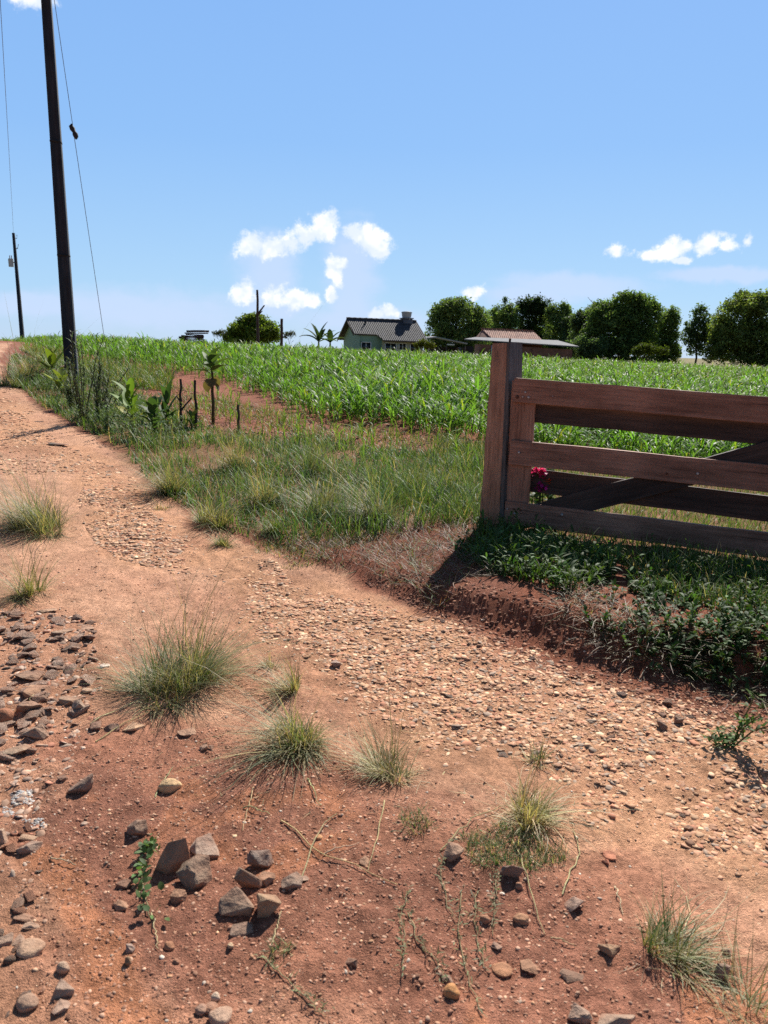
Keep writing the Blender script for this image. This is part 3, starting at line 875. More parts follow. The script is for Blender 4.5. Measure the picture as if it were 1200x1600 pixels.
def build_house():
    HY = 85
    ap = at(543.5, 498, HY)
    rx = R(20)
    L_, W = 7.9, 7.0
    z0 = float(H(ap.x, ap.y)) - .1
    root = empty('house', (ap.x, ap.y, z0), rx)
    tag(root, 'green house with a dark tiled gable roof at the far edge of the field', 'house')
    zr = ap.z - z0; ze = zr - 2.15
    hw = W / 2
    wb = MB()
    gc, fc = (.22, .34, .25), (.33, .35, .26)
    # local x along the ridge, -y towards the viewer
    x0, x1, y0, y1 = .45, L_ - .3, -hw + .55, hw - .55
    sl = (zr - ze) / hw
    zw = ze + .55 * sl - .14
    wb.add([(x0, y1, 0), (x0, y0, 0), (x0, y0, zw), (x0, 0, zr - .2), (x0, y1, zw)], np.array([[0, 1, 2, 3, 4]]), gc)
    wb.add([(x1, y0, 0), (x1, y1, 0), (x1, y1, zw), (x1, 0, zr - .2), (x1, y0, zw)], np.array([[0, 1, 2, 3, 4]]), gc)
    wb.add([(x0, y1, 0), (x0, y1, zw), (x1, y1, zw), (x1, y1, 0)], np.array([[0, 1, 2, 3]]), fc)
    xp = 2.9
    wb.add([(x0, y0 + .5, 0), (xp, y0 + .5, 0), (xp, y0 + .5, zw + .3), (x0, y0 + .5, zw + .3)], np.array([[0, 1, 2, 3]]), gc)
    wb.add([(xp, y0 + .5, 0), (xp, y0, 0), (xp, y0, zw), (xp, y0 + .5, zw)], np.array([[0, 1, 2, 3]]), gc)
    wb.add([(xp, y0, 0), (x1, y0, 0), (x1, y0, zw), (xp, y0, zw)], np.array([[0, 1, 2, 3]]), fc)
    wb.build('wall', M['plain'], root)
    e = .15
    yn = -hw * .73
    zn = zr - sl * -yn
    up = np.array([0, hw, zr - ze])
    roof = roof_plane('roof', [(-.1, 0, zr), (-.1, yn, zn), (xp - .5, yn, zn), (xp, -hw, ze), (L_ + .1, -hw, ze), (L_ + .1, 0, zr)], .09, M['slate'], root, (1, 0, 0), up)
    back = roof_plane('roof', [(-.1, 0, zr), (L_ + .1, 0, zr), (L_ + .1, hw, ze), (-.1, hw, ze)], .09, M['slate'], root, (-1, 0, 0), up * [1, -1, 1])
    b = MB(); b.tube([(-.15 + k * .31, 0, zr + .05 + (.03 if k % 2 else 0)) for k in range(27)], .11, 8, (.07, .07, .08)); b.build('ridge_cap', M['plain'], root)
    for sgn, pts in ((-1, [(-.16, 0, zr - .03), (-.16, yn, zn - .03)]), (1, [(-.16, 0, zr - .03), (-.16, hw, ze - .03)])):
        b = MB(); p, q = np.array(pts[0]), np.array(pts[1]); d = q - p
        b.add([p + [0, 0, .02], q + [0, 0, .02], q - [0, 0, .2], p - [0, 0, .2], p + [.06, 0, .02], q + [.06, 0, .02], q + [.06, 0, -.2], p + [.06, 0, -.2]],
              np.array([[0, 1, 2, 3], [7, 6, 5, 4], [0, 4, 5, 1], [3, 2, 6, 7], [1, 5, 6, 2], [0, 3, 7, 4]]), (.07, .045, .035)); b.build('bargeboard', M['plain'], root)
    b = MB(); b.box(((xp + L_) / 2, -hw - .03, ze - .08), (L_ - xp + .1, .05, .16), None, (.10, .075, .06)); b.box((1.2, yn - .03, zn - .08), (xp - .5, .05, .16), None, (.10, .08, .06)); b.build('fascia', M['plain'], root)
    zwn = ze - .78
    window(root, (1.3, y0 + .5, zwn), 1.15, 1.1, 'x')
    window(root, (3.9, y0, zwn), 1.35, 1.1, 'x'); window(root, (5.25, y0, zwn + .15), .9, .8, 'x'); window(root, (6.7, y0, zwn), 1.2, 1.1, 'x')
    # water tank on its block at the right end of the ridge
    tb = empty('water_tank_block', (L_ - 1.1, .1, zr - .55)); tb.parent = root
    bb = MB(); bb.box((0, 0, .33), (1.05, 1.05, .95), None, (.13, .13, .15)); bb.box((0, 0, .85), (1.25, 1.25, .10), None, (.22, .22, .24)); bb.build('plinth', M['plain'], tb)
    bb = MB(); bb.tube([(0, 0, .9), (0, 0, 1.0), (0, 0, 1.42), (0, 0, 1.5), (0, 0, 1.53), (0, 0, 1.60)], [.46, .50, .56, .60, .60, .25], 20, (.42, .43, .45)); bb.build('tank', M['plain'], tb)
    bb = MB(); bb.tube([(1.75, -.75, zr - sl * .75 - .1), (1.80, -.75, zr + .05), (1.9, -.75, zr + .15)], .06, 8, (.05, .05, .05)); bb.tube([(1.66, -.75, zr - .35), (1.8, -.75, zr - .38)], .09, 8, (.05, .05, .05)); bb.build('vent_pipe', M['plain'], root)
build_house()

def frame_at(px, py, Y, rz, name, label, cat):
    p = at(px, py, Y); z0 = float(H(p.x, p.y)) - .1
    r = empty(name, (p.x, p.y, z0), rz)
    tag(r, label, cat)
    return r, z0
def build_sheds():
    # low open carport
    Y = 90
    root, z0 = frame_at(668, 535, Y, R(4), 'carport', 'low open carport with a sagging pale roof edge beside the green house', 'carport')
    s = Y / FPX
    Wd = (729 - 668) * s; zt0 = at(672, 528, Y).z - z0; zt1 = at(684, 526, Y).z - z0; zt2 = at(726, 536, Y).z - z0
    b = MB()
    for (xa, za), (xb, zb) in (((0, zt0), (1.0, zt1)), ((1.0, zt1), (Wd, zt2))):
        b.add([(xa, -.2, za), (xb, -.2, zb), (xb, 4.5, zb + .1), (xa, 4.5, za + .1), (xa, -.2, za - .14), (xb, -.2, zb - .14), (xb, 4.5, zb - .04), (xa, 4.5, za - .04)],
              np.array([[0, 1, 2, 3], [7, 6, 5, 4], [0, 4, 5, 1], [2, 6, 7, 3], [0, 3, 7, 4], [1, 5, 6, 2]]), (.30, .29, .30))
    b.build('roof', M['metalroof'], root)
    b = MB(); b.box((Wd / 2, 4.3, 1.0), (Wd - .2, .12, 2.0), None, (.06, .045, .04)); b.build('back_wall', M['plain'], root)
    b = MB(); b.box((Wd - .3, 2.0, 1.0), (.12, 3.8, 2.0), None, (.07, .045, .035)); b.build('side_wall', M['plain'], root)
    for x in (.2, 2.2, Wd - .25):
        b = MB(); b.box((x, 0, 1.05), (.12, .12, 2.1), None, (.08, .06, .05)); b.build('post', M['plain'], root)
    zb = at(700, 538, Y).z - z0
    b = MB(); b.box((2.7, .15, zb - .02), (.9, .06, .16), None, (.6, .62, .64)); b.build('white_board', M['plain'], root)
    # brick house with a clay tile roof and a long sheet-metal lean-to in front
    Y = 93
    root, z0 = frame_at(738, 545, Y, R(3), 'brick_house', 'low brick house with a clay tile roof and long sheet-metal awning behind the gatepost', 'house')
    s = Y / FPX
    P = lambda px, py, yy=0.0: np.array(((px - 738) * s, yy, at(px, py, Y).z - z0))
    b = MB(); X0, X1 = P(750, 545)[0], P(893, 545)[0]
    zl = P(756, 538)[2]; zl1 = P(890, 546)[2]
    b.add([(X0, 0, -.3), (X1, 0, -.3), (X1, 0, zl1), (X0, 0, zl)], np.array([[0, 1, 2, 3]])); b.add([(X0, 4, -.3), (X0, 0, -.3), (X0, 0, zl), (X0, 4, zl)], np.array([[0, 1, 2, 3]])); b.add([(X1, 0, -.3), (X1, 4, -.3), (X1, 4, zl1), (X1, 0, zl1)], np.array([[0, 1, 2, 3]]))
    b.build('front_wall', M['brick'], root)
    dr = MB(); dr.box((P(771, 540)[0], -.03, zl - .75), (.62, .06, 1.3), None, (.55, .56, .58)); dr.build('door', M['plain'], root)
    a0, a1, a2, a3 = P(724, 529.5, -.5), P(901, 541, -.5), P(880, 531, 3.2), P(748, 526, 3.2)
    b = slab([a0, a1, a2, a3], .12, (.20, .20, .21)); b.build('awning', M['metalroof'], root)
    b = MB(); b.box((P(731, 536)[0] + .25, .3, 1.0), (.9, .3, 2.4), None, (.05, .035, .03)); b.build('side_wall', M['plain'], root)
    yb, yr = 3.0, 5.6
    e0, e1 = P(776, 529.5, yb), P(856, 531.5, yb); r0, r1 = P(763, 511.5, yr), P(847, 515.5, yr)
    roof_plane('roof', [e0, e1, r1, r0], .1, M['clay'], root, e1 - e0, r0 - e0)
    bk0, bk1 = e0 + [0, 5.2, 0], e1 + [0, 5.2, 0]
    roof_plane('roof', [r0, r1, bk1 - [.4, 0, 0], bk0 - [.9, 0, 0]], .1, M['clay'], root, e0 - e1, r0 - bk0)
    b = MB(); g = r0 + [.12, 0, -.12]
    b.add([P(755, 531, yb + .15), e0 + [.1, .1, -.1], g, P(752, 531, yr + 1)], np.array([[0, 1, 2, 3]])); b.add([e0 + [.1, .1, -2.5], e1 + [-.1, .1, -2.5], e1 + [-.1, .1, -.1], e0 + [.1, .1, -.1]], np.array([[0, 1, 2, 3]])); b.build('gable_wall', M['brick'], root)
    b = MB(); n = 27
    for k in range(n):
        t = k / (n - 1); q = r0 * (1 - t) + r1 * t; b.box(q + [0, 0, .03 + .03 * (k % 2)], (.17, .2, .14), None, (.22, .10, .07))
    b.build('ridge_cap', M['plain'], root)
build_sheds()

# ------------------------------------------------------------------ distant trees
def crown(lumps, n, leaf, col, r, flat=1.0, out=.5, gap=.0, var=.3):
    """leaf clumps spread through lumpy ellipsoids. lumps: (x,y,z,rx,ry,rz)"""
    Ls = np.array(lumps, float)
    vol = Ls[:, 3] * Ls[:, 5]
    pick = r.choice(len(Ls), n, p=vol / vol.sum())
    # clumps: small clusters of leaf faces sitting near the surface
    d = r.normal(0, 1, (n, 3)); d /= np.linalg.norm(d, axis=1)[:, None]
    d[:, 2] = np.where(d[:, 2] < -.8, -d[:, 2], d[:, 2])
    rad = 1 - (r.random(n) ** 1.7) * .45
    c = Ls[pick, :3] + d * rad[:, None] * Ls[pick, 3:]
    m = 7
    off = r.normal(0, 1, (n, m, 3)) * leaf * 1.15
    pc = (c[:, None] + off).reshape(-1, 3)
    N_ = len(pc)
    nr = np.repeat(d, m, 0) * .5 + r.normal(0, .65, (N_, 3)); nr[:, 2] += .3
    nr /= np.linalg.norm(nr, axis=1)[:, None]
    a = np.cross(nr, r.normal(0, 1, (N_, 3))); a /= np.linalg.norm(a, axis=1)[:, None]
    b_ = np.cross(nr, a)
    s = leaf * np.exp(r.normal(0, .25, N_))[:, None]
    V = np.stack([pc - a * s * .9, pc - b_ * s * .42, pc + a * s * .9, pc + b_ * s * .42], 1).reshape(-1, 3)
    F = np.arange(N_ * 4).reshape(-1, 4)
    cc = np.exp(r.normal(0, var, n))
    C = np.asarray(col)[None] * np.repeat(cc, m)[:, None] * np.exp(r.normal(0, .15, (N_, 1))) * np.exp(r.normal(0, .06, (N_, 3)))
    return V, F, np.repeat(C, 4, 0)
def tree(name, label, cat, px, Y, lumps_px, n, leaf, col, trunk=(.22, .1), seed=0, group=None, lf=.06, limbs=True, var=.3, fill=1.0):
    """lumps_px: (px, py, rx, ry) crown lumps in pixels of the photograph"""
    r = np.random.default_rng(seed)
    p = at(px, 545, Y); z0 = float(H(p.x, p.y)) - .1
    root = empty(name, (p.x, p.y, z0))
    tag(root, label, cat, group)
    s = Y / FPX * 1.02
    L3 = []
    for (a, b_, rx, ry) in lumps_px:
        q = at(a, b_, Y)
        L3.append((q.x - p.x, r.uniform(-.5, .5) * rx * s * .6, q.z - z0, rx * s, rx * s * .9, ry * s))
    if n > 500 and label.find('airy') < 0 and name != 'round_tree':
        w_ = max(l[0] + l[3] for l in L3) - min(l[0] - l[3] for l in L3); c_ = (max(l[0] + l[3] for l in L3) + min(l[0] - l[3] for l in L3)) / 2
        for f in (-.27, -.09, .09, .27): L3.append((c_ + f * w_, -.4 - r.random(), 1.6 + r.random(), .2 * w_, .2 * w_, min(2.4, .45 * max(l[2] for l in L3))))
    # break every lump into smaller ones so the outline is uneven
    sub = []
    for (x, y, z, a, b_, c) in L3:
        sub.append((x, y, z, a * .74, b_ * .74, c * .74))
        for _ in range(14):
            d = r.normal(0, 1, 3); d /= np.linalg.norm(d)
            if d[2] < -.5: d[2] *= -1
            k = r.uniform(.16, .40); q_ = r.uniform(.72, .98) if k < .28 else .74
            sub.append((x + d[0] * a * q_, y + d[1] * b_ * q_, z + d[2] * c * q_, a * k, b_ * k, c * k))
    V, F, C = crown(sub, int(n * fill), leaf, col, r, var=var)
    tp = max(l[2] for l in L3)
    b = MB()
    base = [(0, 0, -.2), (r.normal(0, .1), 0, tp * .25), (r.normal(0, .15), 0, tp * .5), (r.normal(0, .2), .1, tp * .75)]
    b.tube(base, [trunk[0], trunk[0] * .8, trunk[0] * .6, trunk[1]], 8, (.08, .06, .05))
    if limbs:
        for (x, y, z, a, _, c) in L3:
            h = max(.15 * tp, min(.6 * tp, z - .6 * c))
            b.tube([(0, 0, h), (x * .5, y * .5, (h + z) / 2), (x, y, z + .3 * c)], [trunk[0] * .5, trunk[0] * .35, trunk[1] * .5], 6, (.08, .06, .05))
            for _ in range(3):
                e = np.array((x, y, z)) + r.normal(0, .45, 3) * (a, a, c)
                b.tube([(x * .5, y * .5, (h + z) / 2), e], [trunk[1] * .5, trunk[1] * .15], 5, (.08, .06, .05))
    b.build('trunk', M['bark'], root)
    link('crown', mesh_np('crown', V, F, C, M['tree']), root)
    return root
G1, G2, G3, G4 = (.115, .175, .055), (.14, .20, .068), (.14, .185, .055), (.085, .13, .06)
TG = 'trees behind the farm'
tree('round_tree', 'dense round green tree on the crest left of the green house', 'tree', 396, 72, [(395, 514, 32, 18), (372, 525, 22, 14), (420, 523, 20, 14), (397, 501, 20, 8), (359, 529, 10, 7), (395, 532, 40, 9)], 2600, .13, (.13, .18, .03), seed=1, group=TG)
tree('broad_tree', 'broad leafy tree just right of the water tank, behind the carport', 'tree', 712, 112, [(712, 505, 38, 34), (690, 522, 26, 28), (735, 528, 30, 24), (712, 535, 36, 22), (690, 510, 24, 28), (738, 508, 26, 26), (715, 486, 26, 17), (700, 484, 18, 14), (748, 500, 16, 20)], 3400, .20, G2, seed=2, group=TG)
tree('feathery_tree', 'feathery upright tree above the left end of the clay tile roof', 'tree', 788, 124, [(786, 505, 20, 26), (780, 530, 22, 24), (775, 500, 13, 18), (796, 498, 16, 22), (771, 488, 5, 7), (788, 493, 8, 12)], 1700, .19, G2, (.2, .06), seed=3, group=TG)
tree('feathery_tree', 'tallest feathery tree behind the middle of the clay tile roof', 'tree', 826, 126, [(826, 500, 18, 30), (830, 530, 26, 26), (838, 496, 16, 28), (824, 478, 8, 14), (842, 480, 8, 16), (812, 492, 12, 22), (852, 490, 10, 20)], 2100, .19, (.044, .07, .024), (.2, .06), seed=4, group=TG)
tree('feathery_tree', 'feathery tree between the clay tile roof and the biggest dark tree', 'tree', 876, 122, [(872, 505, 20, 28), (875, 532, 24, 26), (885, 506, 16, 24), (862, 494, 11, 18), (880, 488, 9, 14)], 1700, .19, G2, (.2, .06), seed=5, group=TG)
tree('dark_tree', 'big dark domed tree standing right of the brick house', 'tree', 972, 100, [(985, 498, 42, 34), (955, 512, 40, 34), (1000, 508, 36, 40), (985, 478, 30, 20), (1005, 486, 22, 18), (940, 498, 26, 24), (965, 530, 48, 28), (1000, 535, 34, 24), (940, 540, 30, 22)], 5200, .19, G1, (.4, .15), seed=6, group=TG)
tree('dark_tree', 'dark bushy tree with a spiky top on the left flank of the domed tree', 'tree', 925, 104, [(920, 512, 26, 30), (938, 490, 15, 16), (912, 525, 24, 22), (932, 500, 20, 22), (915, 540, 22, 20)], 2200, .18, G4, (.3, .1), seed=7, group=TG)
tree('slender_tree', 'slender dark tree on the right flank of the domed tree', 'tree', 1042, 102, [(1042, 510, 17, 28), (1036, 530, 20, 20), (1046, 498, 12, 14), (1050, 522, 10, 20), (1044, 548, 16, 12)], 1600, .17, G2, (.2, .06), seed=8, group=TG)
tree('airy_tree', 'thin airy tree with sky showing through, left of the rounded tree at the frame edge', 'tree', 1088, 98, [(1095, 492, 12, 14), (1082, 512, 13, 10), (1100, 506, 11, 12), (1078, 530, 15, 16), (1097, 536, 13, 14), (1108, 525, 12, 16), (1090, 548, 16, 10)], 760, .17, G4, (.16, .05), seed=9, group=TG)
tree('rounded_tree', 'large rounded tree with a yellowish top at the right edge of the picture', 'tree', 1175, 94, [(1172, 502, 50, 40), (1140, 520, 36, 32), (1210, 505, 46, 44), (1165, 482, 32, 22), (1200, 478, 34, 20), (1125, 528, 22, 26), (1180, 530, 60, 26), (1250, 520, 40, 44), (1130, 548, 30, 20), (1170, 552, 40, 22), (1215, 552, 46, 24)], 6000, .19, G3, (.45, .15), seed=10, group=TG)
tree('young_tree', 'small dark sapling top poking above the rounded tree at the frame edge', 'tree', 1160, 99, [(1160, 464, 10, 8), (1158, 472, 10, 10)], 300, .17, G4, (.1, .05), seed=11, group=TG)
tree('feathery_tree', 'half hidden tree filling the gap between the broad tree and the feathery row', 'tree', 762, 128, [(765, 515, 18, 20), (756, 505, 14, 20), (772, 530, 24, 20)], 1500, .19, G2, (.2, .06), seed=21, group=TG)
tree('feathery_tree', 'pale half hidden tree behind the feathery row, right of the tallest one', 'tree', 852, 132, [(850, 512, 16, 24), (858, 500, 12, 18), (848, 535, 24, 20), (806, 520, 22, 24)], 1800, .2, G3, (.2, .06), seed=22, group=TG)
tree('dark_tree', 'dark low tree joining the feathery row to the domed tree', 'tree', 898, 118, [(898, 522, 20, 24), (890, 512, 12, 18), (905, 540, 26, 18)], 1700, .19, G4, (.2, .06), seed=23, group=TG)
tree('shrub', 'low bright green shrub at the foot of the slender dark tree', 'shrub', 1008, 90, [(1008, 548, 14, 10), (998, 550, 10, 8), (1030, 549, 14, 6)], 500, .12, (.062, .088, .016), (.06, .03), seed=12)
tree('shrub', 'yellow green shrub in front of the carport, right of the house windows', 'shrub', 663, 80, [(663, 539, 9, 7), (654, 541, 6, 5), (672, 541, 6, 5)], 260, .10, (.085, .10, .014), (.05, .02), seed=13)
tree('shrub', 'thin grey shrub beside the bare pole without branches', 'shrub', 452, 68, [(449, 525, 7, 5), (456, 522, 5, 4)], 60, .08, (.06, .07, .05), (.03, .015), seed=14)
tree('shrub', 'thin wispy shrub left of the round tree', 'shrub', 344, 70, [(344, 521, 10, 4), (338, 523, 6, 3)], 70, .08, (.05, .06, .04), (.03, .015), seed=15)
tree('shrub', 'dark hedge-like shrub between the domed tree and the brick house wall', 'shrub', 912, 96, [(905, 540, 18, 14), (930, 545, 20, 12)], 600, .15, G4, (.08, .03), seed=16)
# single sprig standing above the feathery trees
p = at(788, 500, 123); z0 = float(H(p.x, p.y))
root = empty('tall_sprig_tree', (p.x, p.y, z0)); tag(root, 'lone thin stem with a dark tuft standing above the feathery trees', 'tree', TG)
zt = at(788, 464, 123).z - z0; za = at(788, 476, 123).z - z0
b = MB(); b.tube([(0, 0, -.1), (.05, 0, za * .5), (0, 0, zt - .3)], [.12, .08, .03], 6, (.08, .06, .05)); b.build('trunk', M['bark'], root)
V, F, C = crown([(0, 0, (za + zt) / 2, .30, .3, (zt - za) / 2)], 40, .14, G4, np.random.default_rng(20)); link('crown', mesh_np('crown', V, F, C, M['tree']), root)

def banana(px, Y, label, angs, seed, col=(.05, .085, .025), Ln=2.0, pyt=521):
    r = np.random.default_rng(seed)
    p = at(px, 530, Y); z0 = float(H(p.x, p.y)); h = at(px, pyt + 12, Y).z - z0
    root = empty('banana_plant', (p.x, p.y, z0)); tag(root, label, 'banana plant', 'banana plants left of the house')
    b = MB(); b.tube([(0, 0, -.1), (0, 0, h * .6), (0, 0, h)], [.15, .12, .07], 8, (.09, .08, .04)); b.build('stem', M['bark'], root)
    for k, (az, t0, t1, l) in enumerate(angs):
        V, F, C = ribbons(np.array([[0, 0, h * .93]]), R(az), R(t0), R(t1), l * 1.15, .62, 8, np.array(col) * r.uniform(.8, 1.3), 'leaf', fold=.35)
        link('leaf', mesh_np('leaf', V, F, C, M['tree']), root)
banana(498, 79, 'banana plant with arching leaves, the taller one left of the house', [(175, 25, 75, 1.9), (150, 10, 45, 1.9), (20, 8, 40, 2.0), (200, 40, 115, 2.0), (5, 30, 80, 1.9), (60, 20, 60, 1.6), (185, 5, 22, 1.5), (0, 55, 120, 1.8)], 1)
banana(516, 82, 'smaller banana plant half hidden by the green gable wall', [(170, 20, 80, 1.6), (10, 20, 70, 1.6), (100, 10, 50, 1.5), (200, 50, 110, 1.5), (340, 45, 100, 1.6)], 2, pyt=522)
# ------------------------------------------------------------------ vegetation
def HV(xy): return H(xy[:, 0], xy[:, 1])
def scatter(P, n, r, pad=0.0):
    """n random points inside polygon P"""
    lo, hi = P.min(0), P.max(0); out = []
    c = 0
    while c < n:
        q = r.uniform(lo, hi, (max(n * 2, 200), 2)); q = q[pip(P, q[:, 0], q[:, 1])]
        out.append(q); c += len(q)
    return np.concatenate(out)[:n]
def area(P): return .5 * abs(np.dot(P[:, 0], np.roll(P[:, 1], 1)) - np.dot(P[:, 1], np.roll(P[:, 0], 1)))

CROPC = np.array([.115, .225, .040])
def crop_plants(xy, z, h, r, nleaf=7, nseg=5, wide=1.0, fold=0.0, col=CROPC):
    n = len(xy)
    k = np.tile(np.arange(nleaf), n)
    i = np.repeat(np.arange(n), nleaf)
    hh = h[i]
    base = np.stack([xy[i, 0], xy[i, 1], z[i] + hh * (.06 + .62 * (k + r.random(len(k)) * .6) / nleaf)], 1)
    az0 = r.uniform(0, 6.28, n)
    az = az0[i] + k * math.pi + r.normal(0, .45, len(k))
    th0 = r.uniform(R(8), R(38), len(k)); th1 = th0 + r.uniform(R(35), R(105), len(k))
    L_ = hh * r.uniform(.48, .76, len(k)) * (1.05 - .25 * np.abs(k / nleaf - .5))
    W = (.019 + .017 * r.random(len(k))) * wide * np.clip(hh / .6, .5, 1.3)
    pc = jit(col, n, .16, r)[i] * np.exp(r.normal(0, .13, (len(k), 1)))
    yel = r.random(len(k)) < .07
    pc[yel] = pc[yel] * np.array([2.0, 1.25, .9])
    V, F, C = ribbons(base, az, th0, th1, L_, W, nseg, pc, 'maize', 1.2, r.normal(0, .5, len(k)), fold=fold)
    st = np.stack([xy[:, 0], xy[:, 1], z - .02], 1)
    V2, F2, C2 = ribbons(st, az0 + 1.57, r.uniform(0, .08, n), r.uniform(0, .15, n), h * .75, .016 * np.ones(n), 2, jit(col * .9, n, .15, r), 'strip')
    return np.vstack([V, V2]), np.vstack([F, F2 + len(V)]), np.vstack([C, C2])

ff = np.array([G(a, b)[:2] for a, b in FIELDFRONT])
FIELD = np.vstack([[(-33, 64), (-24, 50), (-18.2, 38.4)], ff, [(14, 6.5), (60, 12), (60, 64)]])
def build_field():
    r = np.random.default_rng(11)
    parts = []
    bands = [(0, 13, 40, 8, 5, .0), (13, 19, 35, 7, 4, 0), (19, 28, 25, 6, 4, 0), (28, 40, 15, 6, 3, 0), (40, 64, 6, 5, 3, 0)]
    edge = np.vstack([[(-24, 50), (-18.2, 38.4)], ff])
    for a, b_, dens, nl, ns, fo in bands:
        lo = np.array([-34, a * .5]); hi = np.array([34, b_])
        n = int((hi - lo).prod() * dens)
        q = r.uniform(lo, hi, (n, 2))
        rr = np.hypot(q[:, 0], q[:, 1])
        ang = np.degrees(np.arctan2(q[:, 0], q[:, 1]))
        q = q[(rr >= a) & (rr < b_) & (np.abs(ang) < 38)]
        q = q[pip(FIELD, q[:, 0], q[:, 1])]
        d = pdist(edge, q[:, 0], q[:, 1])
        leftness = sstep(1.5, -5, q[:, 0])
        k = np.clip(.25 + d / (.3 + .7 * leftness), 0, 1)
        pat = sstep(-.35, .05, fbm(q[:, 0] * .45, q[:, 1] * .45, 31, 3) + .5 * k - .1)
        keep = r.random(len(q)) < k * (.62 + .38 * pat)
        q, d, k = q[keep], d[keep], k[keep]
        h = (.38 + .22 * np.clip(d / 2.2, 0, 1)) * np.exp(r.normal(0, .13, len(q))) * (1 + .35 * fbm(q[:, 0] * .5, q[:, 1] * .5, 33, 3)) * (.72 + .28 * k) * np.interp(np.hypot(q[:, 0], q[:, 1]), [0, 12, 26, 40], [1.15, 1.12, .95, .82])
        parts.append(crop_plants(q, HV(q), h, r, nl, ns, 1.0 + .35 * (a >= 28), fo))
    V, F, C, o = [], [], [], 0
    for v, f, c in parts:
        V.append(v); F.append(f + o); C.append(c); o += len(v)
    tag(link('crop_field', mesh_np('crop_field', np.vstack(V), np.vstack(F), np.vstack(C), M['crop'])), 'dense field of young green cereal plants', 'crop', kind='stuff')
build_field()
def build_seedlings():
    r = np.random.default_rng(12)
    P = poly([(240, 590), (330, 615), (430, 648), (620, 682), (760, 700), (755, 745), (690, 715), (600, 725), (470, 705), (400, 685), (320, 650)])
    meshes = []
    for k in range(8):
        V, F, C = crop_plants(np.zeros((1, 2)), np.zeros(1), np.array([.34]), r, 6, 5, .75, .25, CROPC * (1.15, 1.0, 1.0))
        meshes.append(mesh_np('seedling_leaves', V, F, C, M['crop']))
    q = scatter(P, 95, r)
    for i, (x, y) in enumerate(q):
        o = link('crop_seedling', meshes[i % 8])
        o.location = (x, y, float(H(x, y))); o.rotation_euler.z = r.uniform(0, 6.28); s = r.uniform(.6, 1.35); o.scale = (s, s, s)
        tag(o, 'small thin crop seedling on the bare red strip in front of the dense field', 'seedling', 'crop seedlings on the bare red strip')
build_seedlings()

GREEN = np.array([.15, .18, .072]); BLUEG = np.array([.135, .17, .095]); STRAW = np.array([.46, .37, .20]); LIME = np.array([.10, .165, .035]); DARKG = np.array([.045, .085, .022])
def blades_on(xy, r, L_, W, th=(0, .5), bend=(.3, 1.2), nseg=4, cols=((GREEN, 1.0),), var=.2, lean=None, tips=None):
    n = len(xy)
    z = HV(xy) - .01
    w = np.array([c[1] for c in cols]); idx = r.choice(len(cols), n, p=w / w.sum())
    col = np.zeros((n, 3))
    for k, (c, _) in enumerate(cols):
        m = idx == k
        if m.any(): col[m] = jit(c, m.sum(), var, r)
    th0 = r.uniform(th[0], th[1], n)
    return ribbons(np.column_stack([xy, z]), r.uniform(0, 6.28, n), th0, th0 + r.uniform(bend[0], bend[1], n), L_ * np.exp(r.normal(0, .28, n)), W * np.exp(r.normal(0, .2, n)), nseg, col, 'blade', 1.3, r.normal(0, .4, n), tips)
def join(parts):
    V, F, C, o = [], [], [], 0
    for v, f, c in parts:
        V.append(v); F.append(f + o); C.append(c); o += len(v)
    return np.vstack(V), np.vstack(F), np.vstack(C)
def clumpy(q, r, f, seed, lo=-.15, hi=.2):
    return q[r.random(len(q)) < sstep(lo, hi, fbm(q[:, 0] * f, q[:, 1] * f, seed, 3))]

